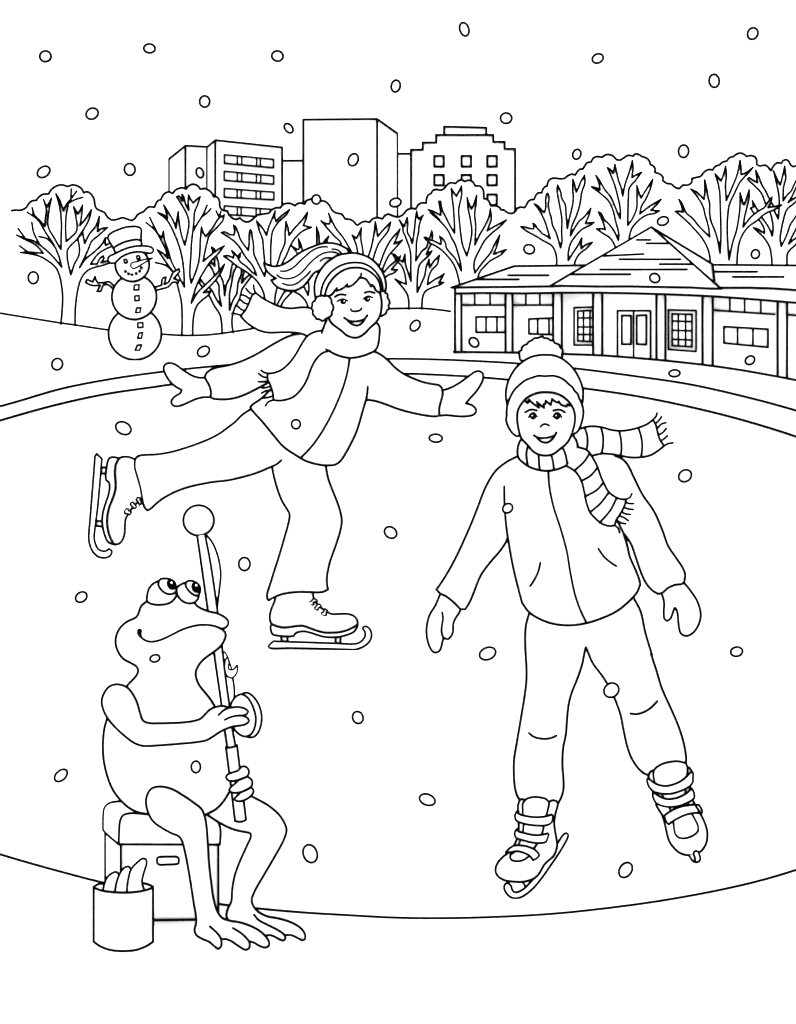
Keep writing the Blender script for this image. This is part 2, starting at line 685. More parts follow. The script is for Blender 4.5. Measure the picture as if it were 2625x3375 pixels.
crown5 = B('520,703 555,710 *575,741 610,745 635,760 655,783 677,768 705,757 *737,764 755,742 790,733 *822,741 840,717 862,709')
crown6 = B('862,709 890,720 920,729 955,715 980,685 1010,672 *1042,675')
crown7 = B('1042,675 1055,650 1080,635 *1110,637 1113,602 1125,582 *1143,573 1155,552 1180,547 1207,552 1230,540 1252,512 1278,502 *1303,508 1320,490 1345,484 *1365,495 1385,486 1415,495 *1434,524 1465,525 1487,552 1490,590 *1490,607 1518,616 *1536,655 1570,655 1597,668 *1601,680 1628,686') + V('*205,762 240,760 285,795 330,811 375,803 400,780')
crown8 = V('400,780 420,745 460,727 *520,735 545,695 572,645 605,628 *645,627 665,575 695,540 *745,540 760,490 790,455 *815,450 825,400 850,362 900,345 990,353 1045,348 1090,312 1150,291 *1185,305 1225,245 1260,222 *1285,228 1320,170 1350,138 *1393,135') + C('365,138 390,130 *420,136 440,120 470,117 498,130 515,150 540,154')
crown9 = C('540,154 562,140 592,122 *627,128 632,115 657,114 *683,130 715,141 735,165 *738,182 762,195 772,215 *768,234 800,245 822,265 *822,290 850,308 875,310 905,335 930,341')
crown10 = C('930,341 *952,318 985,318 1010,302 *1012,275 1040,268 1070,260 1095,230 1125,215 *1150,219 1165,195 *1193,186 1215,166 *1242,160 1260,137 *1285,131 1310,112 1335,107 1357,116 *1373,130 1400,123 1430,134 1441,158 1440,182 1455,192 1500,188 *1533,223')
crown11 = C('1533,223 1552,190 1577,170 *1602,176 1612,158 1630,150 1650,160 1665,188 1680,197 1699,190 1730,170 1770,165 1800,190 *1830,210 1850,240')

t1 = A('402,1036 403,1015 410,930 412,850 405,780 390,710 365,660 320,622 265,590 200,573 *135,563 190,560 *285,568 260,538 220,505 165,478 *110,448 165,470 220,485 285,530 350,590 *407,660 385,580 352,510 300,430 250,350 *180,297 *222,325 *212,267 230,318 262,350 *297,390 298,345 305,282 *288,215 *308,262 *340,205 325,280 318,390 360,470 *402,543 403,450 405,380 400,310 390,250 *369,176 395,218 *418,287 435,255 450,240 437,320 433,400 *437,490 470,460 500,430 508,400 500,330 *485,260 *515,308 *545,250 540,310 *528,385 560,345 *603,280 590,340 550,415 510,475 470,515 447,545 445,600 *467,710 490,640 520,580 523,530 *512,470 *545,420 *558,503 590,440 630,390 *655,325 652,370 *642,425 670,405 *710,398 680,425 640,460 605,490 580,550 *525,663 560,610 620,560 670,510 *695,465 *695,515 *735,497 *745,520 700,540 650,570 *597,640 *640,638 660,600 *680,585 687,600 *665,630 700,620 *730,612 *725,632 690,645 640,658 590,675 555,705 530,750 510,830 498,930 496,1010 497,1045')
tree('wide bare tree with a twiggy crown at the far left, left of the snowman', t1, 60.0, crown1, 66.0,
     [A('418,287 435,250 470,208 505,160'), A('470,145 468,205'), A('545,200 500,213 450,240'), A('120,407 162,462'), A('210,365 222,430 245,480 265,512'), A('257,458 305,470 340,500 358,522'), A('130,520 182,558')],
     low=A('868,352 900,600 860,800 650,960 300,960 60,860 -40,600 0,330'))

t2 = A('1197,1112 1200,1050 1200,980 1195,890 1180,820 1160,745 1140,690 1110,650 1075,600 *1036,545 1075,568 *1106,602 1092,545 1065,490 1035,435 1010,405 *962,365 1010,405 *1035,432 *1065,465 *1078,423 1085,480 1110,550 1130,620 1160,680 1190,740 *1215,790 1212,700 1200,600 1180,520 1140,420 1100,350 *1040,300 1075,312 *1104,338 1095,300 *1080,250 1112,300 1145,360 *1160,405 1165,350 *1175,293 1180,350 1195,440 *1218,515 1235,440 1245,370 1235,320 1210,270 *1163,195 *1180,190 *1202,222 *1200,178 1214,200 1222,240 *1245,285 1240,230 *1243,183 1258,212 *1273,237 1292,215 *1320,195 1305,245 1285,292 1280,340 1275,400 1265,480 1258,600 1252,700 *1260,765 1290,690 1310,620 1318,540 1320,480 *1328,395 1340,430 *1355,457 1400,400 1440,340 *1478,315 1470,350 1430,400 1382,450 1365,500 *1339,622 1400,570 1440,540 *1478,520 1440,570 1390,620 1350,680 1310,750 1280,830 *1261,897 1300,830 1370,760 1430,700 *1480,640 1460,690 1410,760 *1340,828 *1386,818 1380,838 1330,880 1300,912 1280,970 1272,1040 1271,1110')
tree('large bare tree beside the snowman, its trunk just right of the stick arm', t2, 60.0, crown2, 66.3,
     [A('988,333 1010,380 1037,432'), A('1025,630 1080,643 1110,660 1140,692'), A('1365,252 1340,310 1300,375 1275,420'), A('1390,275 1362,305 1335,325'), A('1425,290 1445,332'), A('1455,295 1448,325')],
     low=A('1580,336 1560,600 1500,800 1380,960 1080,960 920,800 880,560'))

t3 = M('530,1600 520,1450 500,1350 420,1220 380,1140 350,1085 260,975 *225,925 *250,880 295,940 360,985 400,1030 440,1110 480,1180 *520,1235 490,1080 485,960 445,890 425,820 400,750 *355,690 *390,650 *432,705 425,610 405,515 *390,455 430,480 445,540 485,670 490,740 505,825 540,900 *565,1095 585,950 630,850 645,760 665,680 *690,610 *725,600 735,580 *770,535 765,590 *745,605 715,720 680,800 665,880 650,960 630,1060 628,1160 *628,1288 680,1140 720,1070 740,920 780,810 *783,750 *830,760 800,860 *788,932 830,870 *895,815 *920,840 860,920 790,1020 775,1090 750,1160 700,1250 675,1330 660,1430 675,1585')
tree('slender bare tree half hidden behind crossing branches, left of the striped scarf end', t3, 61.5, None, 67.2,
     low=A('1450,470 1560,400 1650,420 1680,600 1640,850 1500,960 1400,800'))

t4 = M('1090,1480 1090,1130 1060,1020 1000,920 930,845 830,770 730,710 640,640 *547,575 600,565 *678,597 682,560 *655,500 700,540 735,590 770,650 850,710 920,780 *985,827 930,700 840,590 760,460 700,390 620,330 *517,265 560,253 640,290 *685,295 693,240 *680,165 710,190 740,260 770,350 830,440 *875,497 885,400 885,300 900,222 918,240 925,300 945,430 950,540 1000,660 1060,780 *1090,842 *1105,760 1090,650 1075,500 1060,350 1020,240 *982,108 1020,150 1080,230 *1115,302 1140,200 1180,100') + \
     B('*115,690 112,725 *120,757 150,725 *210,680 190,715 140,760 100,820 88,900 86,980 87,1045 *95,1110 125,1048 150,970 178,900 180,830 *186,758 200,800 *206,850 240,805 290,750 *328,697 320,740 *300,785 *355,797 300,820 250,865 220,910 190,980 160,1040 *150,1120 *128,1195 115,1255 113,1320')
tree('broad bare tree behind the flying hair, branches spreading over the scarf', t4, 60.0, crown4, 66.0, [],
     [S('450,195 425,160 *380,102 455,142 *467,125 460,70 *455,20 485,85 500,150')],
     low=B('520,703 420,900 300,1100 100,1150 -60,1000 -100,800'))

t5 = B('338,1335 310,1275 275,1240 240,1217 *270,1160 *303,1183 *332,1245 337,1190 *330,1140 *390,960 388,900 *387,793 403,840 408,900 *430,960 435,895 *468,855 455,905 *490,960 550,910 500,850 455,800 *417,753 440,768 *472,775 478,750 *467,705 490,755 515,803 560,860 600,925 *625,970 *660,970 650,920 640,890 *622,848 *652,868 *683,800 680,870 690,930 *697,985 *728,990 750,920 765,840 *775,760 785,810 *790,857 830,810 *876,762 860,820 800,900 775,960 *760,1012 *802,1050 830,970 870,890 *938,808 920,860 *898,906 *955,880 920,920 860,990 *822,1075 *830,1095 870,1050 905,1020 *942,985 920,1030 *880,1075 *920,1076 900,1097 860,1112 *838,1130 700,1250 *600,1340')
tree('bare tree directly behind the head in ear muffs, branches fanning above', t5, 60.7, crown5, 66.5, [],
     [S('213,768 255,690 310,610 *390,615 330,675 290,720 258,782')],
     low=B('862,709 900,900 860,1100 600,1150 400,1050 480,850'))

t6 = X('340,1590 338,1470 325,1380 280,1290 210,1200 *115,1098 200,1140 *300,1178 285,1080 265,980 220,880 160,815 105,745 *72,685 100,685 145,725 190,775 *238,812 255,750 *278,685 280,760 290,860 330,990 *378,1135 370,950 370,700 350,580 320,500 280,390 245,310 240,250 *182,122 220,170 *268,225 285,160 *315,80 325,180 320,330 360,400 *397,510 420,370 440,190 455,60 *472,-20 485,50 *500,105 *580,42 545,110 510,230 500,330 470,480 465,620 *455,795 500,720 560,630 630,570 655,490 685,410 *718,300 735,370 728,440 700,540 665,610 *627,688 *722,632 690,690 630,750 570,800 515,870 490,1000 480,1180 *480,1318 540,1180 600,1040 630,880 *675,770 *682,905 760,790 *845,702 810,850 720,950 670,1060 *648,1188 770,1100 860,1050 *922,1008 880,1090 *835,1155 *915,1150 850,1195 720,1240 620,1295 580,1360 560,1470 557,1590')
tree('small bare tree standing alone between the girl and the pavilion corner', t6, 61.5, crown6, 66.8,
     low=B('1042,675 1090,850 1130,1050 1080,1180 950,1200 880,1000'))

t7 = X('1180,1420 1175,1180 1150,1060 1110,920 1050,810 970,710 880,620 780,550 700,510 630,455 *592,408 625,405 680,445 740,460 800,490 *868,525 870,480 *848,390 900,430 945,500 960,580 1020,660 1100,750 *1205,960 1190,830 1140,640 1100,520 1050,430 980,290 850,140 680,-5') + \
     B('1200,750 1165,715 *1123,680 1160,692 *1206,718 1202,680 *1192,625 *1206,625 1216,680 1240,730 1270,790 *1297,835 1295,760 1288,660 1280,600 *1275,540 1290,562 *1310,592 1325,560 *1343,525 1345,580 1335,630 1325,680 1330,760 1340,850 1350,910 *1378,985 1395,920 1410,830 1400,740 1385,670 *1380,600 1393,640 *1410,676 1425,640 *1443,585 1440,640 1430,710 1437,780 *1432,913 1460,850 1500,780 1522,730 *1533,675 1540,740 *1512,820 1560,790 *1640,748 1600,790 1550,830 1500,880 1460,950 1432,1010 1425,1050 *1432,1097 1480,1030 1530,970 1565,900 *1595,848 1580,910 *1555,975 1600,955 *1638,943 1600,980 1530,1020 1490,1060 1465,1090 1452,1130 1450,1290')
tree('tall bare tree rising behind the left end of the pavilion roof', t7, 60.0, crown7, 66.2,
     low=V('400,780 420,1000 350,1300') + B('1640,1000 1400,1180 1200,1180 1100,900'))

t8 = V('935,1620 940,1485 940,1400 920,1310 880,1240 820,1200 760,1170 690,1125 600,1075 520,1030 *470,985 520,988 580,1006 *632,1015 640,990 *628,940 655,955 690,1010 730,1050 755,1080 800,1100 *857,1145 830,1060 790,930 740,820 690,740 *645,685 690,705 740,760 *780,800 795,740 795,620 818,540 842,590 835,690 845,780 870,860 890,970 930,1050 960,1140 *993,1264 1010,1180 1005,1050 1010,900 990,760 960,600 945,500 *955,437 990,510 1015,620 1055,690 1065,800 *1083,1010 1110,870 1150,700 1160,600 1150,450 *1157,360 1180,430 *1200,530 1225,480 1255,400 *1310,308 1315,410 1275,530 1250,690 1200,850 1140,990 *1125,1106 1180,1000 1240,910 1300,860 *1393,742 1370,830 *1322,940 1380,935 *1435,928 1390,965 1280,1020 1200,1100 1130,1200 1100,1310 *1095,1430 1150,1340 1210,1250 *1272,1135 1270,1200 *1262,1275 1330,1220 *1412,1192 1340,1270 1250,1340 1200,1410 1178,1485 1175,1620')
tree('bare tree behind the flat left wing of the pavilion roof', t8, 60.0, crown8, 66.0,
     low=C('540,154 480,400 350,700 150,790 -50,760 -150,640') + V('380,1100'))

t9 = C('510,860 507,730 495,700 470,665 430,640 *384,608 410,605 *442,612 425,560 *395,495 412,502 435,545 470,580 505,630 *528,683 530,640 510,560 490,480 460,420 410,375 *350,330 380,335 *406,350 400,310 *380,255 402,285 440,350 480,400 510,470 *540,540 540,480 520,380 500,310 480,260 *455,203 475,215 *495,240 *505,183 515,225 530,290 545,330 *557,390 570,320 600,230 *620,157 625,205 *618,268 650,248 *680,235 640,290 600,340 595,400 592,480 *590,583 620,540 648,470 650,400 *650,322 662,360 *678,403 710,350 *755,280 740,340 710,410 680,460 *670,508 730,460 *810,412 780,450 *742,485 *798,488 770,505 720,515 670,545 620,600 605,640 600,675 600,800')
tree('bare tree rising behind the left slope of the pyramid roof', t9, 60.3, crown9, 66.4,
     low=C('930,341 920,500 820,700 600,760 420,750 400,500'))

t10 = C('1140,960 1132,830 1130,790 1115,735 1080,670 1020,600 960,540 *903,492 930,490 *953,497 945,460 *927,413 945,435 975,500 1020,540 1060,590 *1130,660 1120,590 1100,520 1085,460 1050,400 *1005,345 1045,365 *1092,413 1097,350 1096,282 1110,340 1120,400 1130,440 1130,500 1140,560 1165,620 1185,690 *1198,768 1203,650 1200,500 1195,370 1185,310 *1165,245 1185,265 *1205,291 1220,250 *1235,195 1240,250 1235,310 1235,340 *1240,420 1270,350 1310,250 *1330,155 1336,200 *1337,250 1370,235 *1415,203 1380,245 1330,300 1295,370 1260,450 1248,540 1247,650 *1257,812 1280,700 1305,620 1320,540 1328,470 *1330,370 1342,410 1355,450 1370,410 *1390,350 1390,400 1375,470 1360,530 *1350,595 1400,530 1450,490 1490,465 1510,435 *1540,397 1535,430 *1515,468 1550,460 *1605,450 1560,480 1500,505 1440,555 1390,590 1350,640 1325,700 1315,760 1310,838 1310,960')
tree('tall bare tree behind the right wing roof with a branch crossing its neighbour', t10, 60.0, crown10, 66.0,
     low=C('1533,223 1560,500 1480,720 1330,820 1100,800 960,640'))

t11 = C('1545,960 1540,840 1535,780 1525,730 1490,670 1450,630 *1418,600 1440,605 *1491,636 1488,607 1470,570 1450,545 1421,506 *1398,471 *1417,462 *1411,421 1446,483 1473,529 1495,560 1524,607 *1542,653 1547,596 1528,500 1498,443 1471,374 1425,324 1379,278 *1389,268 1415,285 *1444,303 1438,265 *1433,221 1452,259 1478,324 1498,355 1521,404 1536,431 1551,458 1557,488 *1582,542 1586,477 1588,423 1584,378 1570,309 *1551,226 1574,278 *1595,317 1609,263 *1624,194 1632,274 1618,328 *1614,423 1639,385 1666,358 1685,316 1700,290 *1730,240 1720,300 1700,334 1677,385 *1647,433 1677,412 1700,397 *1740,370 1700,427 1639,481 1624,519 1601,622 1595,672 *1602,722 1640,640 1660,580 1680,550 1699,522 *1730,480 1715,570 1700,607 1662,680 *1650,707 1675,685 *1730,640 1699,710 1660,745 1642,775 1640,840 1640,960')
tree('bare tree at the far right edge, half hidden by a crossing branch', t11, 61.5, crown11, 66.7,
     low=C('1850,240 1850,700 1700,830 1560,760 1500,500'))

# ------------------------------------------------------------------ pavilion
pv = thing('pavilion', P(2000, 1172, 44.0), 'long low white pavilion with pyramid roof, columns and porch behind the rink', 'building')


def pp(t, txt):
    return [(a, b) for a, b, _ in t(txt)]


m = Mesh(M_WALL)
wl = pp(D, '165,320 860,320') + pp(C, '700,1025 1150,1045 1699,1085 1960,1105')
bl = [(p[0], p[1] + 6) for p in cbase][::-1]
m.slab(wl + [p for p in bl if p[0] > 1505], facade(.5), .3, False)
m.build('wall', pv)

m = Mesh(M_WALL)
tl = [p for p in cbase]
v0 = [P(x, y, facade0(x, y) - .25) for x, y in tl]
n = len(tl)
vv = v0 + [(a, b + 4.5, c) for a, b, c in v0] + [(a, b, c - .6) for a, b, c in v0] + [(a, b + 4.5, c - .6) for a, b, c in v0]
fs = []
for i in range(n - 1):
    fs += [(i, i + 1, n + i + 1, n + i), (2 * n + i, 2 * n + i + 1, i + 1, i), (n + i, n + i + 1, 3 * n + i + 1, 3 * n + i)]
fs += [(0, n, 3 * n, 2 * n), (n - 1, 3 * n - 1, 4 * n - 1, 2 * n - 1)] if False else [(0, n, 3 * n, 2 * n), (n - 1, 2 * n - 1, 4 * n - 1, 3 * n - 1)]
m.add(vv, fs)
m.tube(tl, [facade0(x, y) - .27 for x, y in tl])
m.build('plinth', pv)

eave = pp(D, '125,295 240,292 470,290 775,286 860,283') + pp(C, '400,987 600,986 800,990 1000,993 1120,1000 1205,1002')
eave_r = pp(C, '1205,995 1400,995 1550,1000 1699,1010 1960,1030')
fas = pp(D, '155,335 330,330 600,333 860,328') + pp(C, '160,1028 400,1028 600,1032 800,1037 1000,1045 1150,1052 1400,1070 1699,1095 1960,1120')
m = Mesh(M_WALL)
m.slab(eave[:1] + [(1500, eave[0][1] + 1)] + eave[1:] + eave_r[1:] + fas[::-1], facade(-.5), .3, False,
       [eave, eave_r, fas, [(1500, 949), (1500, 968)]])
m.build('fascia', pv)


def col_(t, x0, x1, top, bot):
    m = Mesh(M_WALL)
    q = [t('%d,%d' % (a, b))[0] for a, b in ((x0, top), (x1, top), (x1, bot), (x0, bot))]
    m.slab(q, facade(0), .2, False, [[q[0], q[3]], [q[1], q[2]]])
    m.build('column', pv)


col_(D, 150, 193, 325, 720)
col_(D, 483, 530, 325, 720)
col_(D, 797, 855, 322, 727)
col_(D, 1060, 1121, 324, 743)
col_(C, 778, 838, 1030, 1472)
col_(C, 1082, 1150, 1045, 1508)
col_(C, 1577, 1640, 1080, 1586)


def panel(name, t, txt, k, strokes=(), parent=None, closed=True, th=.04, lw=7.0):
    m = Mesh(M_WALL)
    m.slab(pp(t, txt), facade(k), th, closed, [pp(t, s) for s in strokes], lw=lw)
    return m.build(name, parent or pv)


panel('transom_window', D, '193,330 483,330 483,410 193,410', .45, ['193,410 483,410', '280,330 280,408', '382,330 382,408'], closed=False)
panel('transom_window', D, '530,330 797,330 797,410 530,410', .45, ['530,410 797,410', '617,330 617,408', '710,330 710,408'], closed=False)
panel('transom_window', C, '1150,1052 1577,1085 1577,1172 1150,1143', .45, ['1150,1143 1577,1172', '1262,1060 1262,1150', '1360,1068 1360,1157', '1467,1075 1467,1164'], closed=False)
panel('transom_window', C, '1640,1090 1950,1112 1950,1196 1640,1174', .45, ['1640,1173 1950,1196'], closed=False)
panel('window', D, '289,487 500,487 500,590 289,590', .45, ['355,487 355,590', '427,487 427,590'], lw=7.6)
panel('window', D, '637,501 815,494 815,606 637,600', .45, ['695,500 695,602', '770,497 770,604'], lw=7.6)
w = panel('window', D, '935,426 1080,422 1080,674 935,674', .45)
panel('pane', D, '959,449 1080,443 1080,652 959,647', .4, ['997,447 997,650', '1040,445 1040,650', '959,495 1080,494', '959,554 1080,554', '959,604 1080,604'], w)
w = panel('window', C, '857,1141 1040,1145 1040,1416 857,1402', .45)
panel('pane', C, '882,1167 1013,1170 1013,1385 882,1377', .4, ['923,1168 923,1379', '971,1169 971,1382', '882,1214 1013,1218', '882,1275 1013,1279', '882,1335 1013,1340'], w)
panel('window', C, '1223,1251 1514,1268 1514,1388 1223,1360', .45, ['1313,1256 1313,1368', '1415,1262 1415,1378'], lw=7.6)
dr = panel('door', C, '521,1146 740,1146 740,1472 521,1455', .45, ['521,1455 521,1146 740,1146 740,1470', '628,1146 628,1463'], closed=False)
panel('glass_panel', C, '550,1178 611,1178 611,1368 550,1368', .4, (), dr, lw=7.6)
panel('glass_panel', C, '648,1178 712,1175 712,1370 648,1367', .4, (), dr, lw=7.6)


def roof(txt_pts, pl, strokes, inks):
    m = Mesh(M_SNOW)
    m.slab(txt_pts, pl, .5, False, inks + strokes, lift=.35)
    return m.build('roof', pv)


def q3(t, x, y, k):
    a, b, _ = t('%d,%d' % (x, y))[0]
    return (a, b, facade0(a, 1000) + k)


plL = plane(q3(D, 125, 295, -.3), q3(D, 775, 286, -.3), q3(D, 540, 153, 4))
roof(pp(D, '125,295 540,153 1010,147 900,215 775,286'), plL, [pp(D, '500,213 768,213'), pp(D, '290,240 572,240')], [pp(D, '125,295 540,153 1010,147')])
plG = plane(q3(C, 75, 985, -.45), q3(C, 1205, 1002, -.45), q3(C, 745, 595, 3))
roof(pp(C, '75,985 745,595 1205,1002 600,990'), plG,
     [pp(C, s) for s in ('650,680 738,680', '715,703 860,703', '420,786 695,773', '535,808 937,808', '800,840 1017,840', '408,875 980,875', '215,907 608,907')],
     [pp(C, '75,985 745,595 1205,1002')])
plS = plane(q3(C, 745, 595, 3.02), q3(C, 1205, 1000, -.43), q3(C, 1148, 838, 3.4))
roof(pp(C, '745,595 1150,840 1162,965 1205,1002'), plS, [], [pp(C, '745,595 1150,840 1162,965')])
plR = plane(q3(C, 1205, 995, -.3), q3(C, 1699, 1005, -.3), q3(C, 1300, 844, 4))
roof(pp(C, '1150,843 1699,848 1960,850 1960,1030 1699,1010 1550,1000 1400,995 1205,995'), plR,
     [pp(C, '1160,889 1443,889'), pp(C, '1282,923 1617,923')], [pp(C, '1150,843 1699,848 1960,850')])

# ------------------------------------------------------------------ snowman
sy = 35.3
sm = thing('snowman', P(445, 1186, sy), 'round three ball snowman with top hat, carrot nose and stick arms', 'snowman')


def circ(t, cx, cy, rx, ry):
    return [(t.x + x * t.k, t.y + y * t.k, False) for x, y in ellipse(cx, cy, rx, ry, 0, 36)]


m = Mesh(M_SNOW)
low = m.solid(circ(A, 890, 1097, 175, 174), sy, .45, 80)
mid = m.solid(circ(A, 885, 856, 148, 149), sy - .38, .40, 68)
hd = m.solid(circ(A, 872, 643, 113, 112), sy - .68, .30, 52)
for x, y, r in ((373, 697, 17), (415, 729, 17), (461, 741, 15), (516, 725, 17), (563, 695, 15), (586, 650, 17)):
    p = Z('%d,%d' % (x, y))[0]
    m.dot(p[0], p[1], Z.r(r + 7), Z.r(r + 8), 0, hd, .02)
m.build('body', sm)
for x, y in ((375, 563), (544, 515)):
    mm = Mesh(M_SNOW)
    sq = Z('%d,%d %d,%d %d,%d %d,%d' % (x - 32, y - 32, x + 20, y - 36, x + 34, y + 26, x - 18, y + 36))
    mm.solid(sq, lambda x, y: hd.front(x, y) - .03, .02, 5, ink=False)
    mm.m = [1] * len(mm.m)
    p = Z('%d,%d' % (x, y - 5))[0]
    mm.dot(p[0], p[1], Z.r(5), Z.r(5), 0, hd, .08, ink=False, th=.2)  # painted highlight: small white dot on the black eye
    mm.build('eye', sm)
for i, (x, y, a, b, k) in enumerate(((520, 907, 33, 34, 0), (526, 1049, 30, 34, 2), (543, 1207, 29, 32, -4), (570, 1404, 35, 32, 2), (568, 1541, 26, 38, -8), (545, 1700, 30, 36, -12))):
    mm = Mesh(M_WALL)
    s_ = mid if i < 3 else low
    sq = Z('*%d,%d *%d,%d *%d,%d *%d,%d' % (x - a + 5 - k, y - b + 5, x + a - k, y - b, x + a + k - 2, y + b - 4, x - a + k, y + b))
    c = Z('%d,%d' % (x, y))[0]
    mm.solid(sq, lambda x, y: s_.front(x, y) - .04, .02, 5, lw=8)
    mm.build('button', sm)
mm = Mesh(M_WOOD)
mm.solid(Z('*745,515 690,545 620,585 540,635 495,658 465,655 445,630 445,600 462,580 520,568 600,545 680,527'), sy - 1.03, .06, 14, lw=6.5)
mm.build('nose', sm)
mm = Mesh(M_CLOTH)
mm.solid([(Z('243,455 225,415 195,355 160,300 *140,250 *155,215 200,180 280,145 380,112 470,103 540,108 580,130 588,160 582,220 583,280 *595,360'), True), (Z('590,420 400,440'), False)], sy - .92, .12, 40)
mm.ink(Z('215,388 280,345 370,305 450,285 530,275 580,288'), sy - .92 - .14)
mm.ink(Z('215,388 280,345 370,305 450,285 530,275 580,288'), sy - .92 - .02)
mm.solid(Z('145,520 165,495 240,460 320,420 420,382 520,362 620,360 700,370 742,400 745,430 720,455 690,458 630,447 540,438 460,448 380,475 310,515 270,555 235,585 200,592 165,580 142,555'), sy - 1.10, .06, 22)
mm.build('hat', sm)
mm = Mesh(M_WOOD)
mm.solid([(A('748,806 712,776 *682,777 *665,820 *640,820 *660,780 605,780 *565,762 *573,740 *612,757 *618,738 *628,722 632,742 *645,762 690,760 718,755 *760,792'), True)], sy - .35, .02, 6)
mm.build('arm', sm, label='forked stick arm pointing left')
mm = Mesh(M_WOOD)
mm.solid([(Z('765,900 *850,878 855,810 870,780 *908,770 900,820 *887,865 940,840 965,790 *1000,710 1030,690 *1080,660 *1090,700 1045,750 *1012,790 *1078,815 *1070,848 1000,840 940,900 860,925 *785,945'), True)], sy - .35, .02, 6)
mm.build('arm', sm, label='forked stick arm pointing right')

# ------------------------------------------------------------------ the girl
gy = 5.79
g = thing('person', P(960, 2138, 6.04), 'girl in ear muffs and scarf skating on one leg with arms spread', 'person')
CR = 'trousers'


def fig_part(name, parent, mat, segs, d, T, Rr, strokes=(), **kw):
    m = Mesh(mat)
    so = m.solid(segs, d, T, Rr, **kw)
    for st in strokes:
        m.ink(st, so)
    o = m.build(name, parent)
    return o, so


# head and neck
m = Mesh(M_SKIN)
jaw = S('795,915 815,955 850,990 905,1030 950,1065 985,1098 1035,1122 1095,1133 1150,1118 1205,1078 1260,1020 1320,965 1352,925 1375,870 1388,800 1390,740 1383,680 1370,625')
face = m.solid([(jaw, True), (S('1350,540 1310,460 1240,390 1170,355 1090,345 1000,360 910,405 830,480 780,560 755,655 740,750 760,850'), False)], gy - .12, .08, 70)
neck = m.solid([(S('900,950 1280,950 1330,1250 1230,1330 900,1330 800,1240'), False)], gy + .03, .04, 40, ink=False)
for st in ('865,672 900,650 940,643 985,652', '1197,628 1230,615 1270,615 1308,630', '1043,810 1047,826 1070,835 1100,835 1140,825 1160,812 1162,800',
           '968,908 1000,930 1050,947 1095,948 1150,940 1195,922 1228,885', '1005,937 1040,970 1075,988 1110,996 1150,983 1180,955 1200,922'):
    m.ink(S(st), face)
for st in ('890,725 920,703 960,698 1008,717', '1182,697 1210,675 1245,665 1288,680'):
    m.ink(S(st), face, lw=7)
for x, y in ((970, 908), (1226, 882)):
    p = S('%d,%d' % (x, y))[0]
    m.dot(p[0], p[1], S.r(17), S.r(17), 0, face, .002)
m.build('body', g)


def eye(parent, t, x, y, a, b, rot, on, hx, hy, hr, lift=.002):
    mm = Mesh(M_SKIN)
    p = t('%s,%s' % (x, y))[0]
    mm.dot(p[0], p[1], t.r(a), t.r(b), rot, on, lift, True, .1)
    q = t('%s,%s' % (hx, hy))[0]
    mm.dot(q[0], q[1], t.r(hr), t.r(hr), 0, on, lift + .14 * t.r(min(a, b)) * on.dep(*p[:2]) / F + .0006, False, .1)  # glint on the pupil, painted as a white dot
    mm.build('eye', parent)


eye(g, S, 958, 728, 35, 32, 0, face, 969, 719, 6)
eye(g, S, 1228, 701, 35, 32, 0, face, 1239, 692, 6)

m = Mesh(M_CLOTH)
m.solid([(S('645,690 635,620 635,540 655,460 700,375 760,300 840,240 910,203 985,187 1070,180 1140,190 1200,210 1260,240 1330,300 1380,365 1415,430 1436,510 1440,560 1430,612'), True), (S('1380,720 1090,800 720,780'), False)], gy - .04, .05, 60)
tail = m.solid([(S('1025,170 1000,135 940,100 870,75 800,68 740,70 680,85 600,115 500,160 420,215 350,270 280,310 220,328 160,328 110,310 *70,288 75,330 95,375 140,425 *203,467 *148,485 180,530 230,570 300,595 370,605 430,600 500,565 550,515 600,450 640,402 695,378'), True), (S('800,330 950,240'), False)], gy - .01, .04, 40)
for st in ('255,383 300,385 360,365 420,325 480,265 540,210 600,160 670,125 740,110 780,113', '215,428 255,457 320,470 390,460 460,425 520,370 580,300 650,235 720,190 780,172 840,170 885,180 912,200',
           '277,522 330,540 390,540 450,515 510,465 560,420 588,387', '700,272 735,245 780,233 830,238', '832,137 870,138 910,155 940,187'):
    m.ink(S(st), tail, lw=7.4)
fr = m.solid([(S('805,660 835,640 860,605 *890,572 *882,603 930,588 975,560 *1003,530 *1010,563 1060,540 1100,505 1130,470 1148,445 *1152,457 1180,460 1215,475 1240,510 *1268,556 *1282,537 1305,560 1320,595 1345,617 1370,622'), True),
              (S('1350,540 1310,460 1240,390 1170,355 1090,345 1000,360 910,405 830,480 780,560 757,655'), False)],
             lambda x, y: face.front(x, y) - .006, .004, 20, back=0)
m.ink(S('1145,455 1155,435 1160,410'), fr)
m.build('hair', g)
fig_part('ear_muff_band', g, M_CLOTH, [(S('703,650 715,580 740,510 790,430 850,370 920,325 1000,297 1090,287 1180,297 1260,335 1320,390 1370,460 1395,530 1402,602'), True),
                                       (S('1378,612 1370,540 1345,480 1300,425 1240,380 1170,352 1090,345 1000,358 910,405 830,480 780,560 752,655'), True)], gy - .15, .012, 10)
fig_part('ear_muff', g, M_CLOTH, S('*650,690 665,670 *705,662 720,655 *745,665 785,660 *805,680 825,700 *828,745 848,775 *845,820 830,840 *832,875 805,900 *770,915 745,938 *720,945 690,925 *660,925 640,895 *622,878 612,850 *620,830 600,800 *610,770 612,735 *640,715'), gy - .20, .04, 36)
fig_part('ear_muff', g, M_CLOTH, [(S('1370,620 1395,603 1425,615 *1430,628 1455,640 *1455,680 1475,715 *1480,745 1465,770 *1475,805 1445,830 *1440,860 1415,875 *1390,890 1375,885'), True), (S('1340,760'), False)], gy - .09, .025, 24)

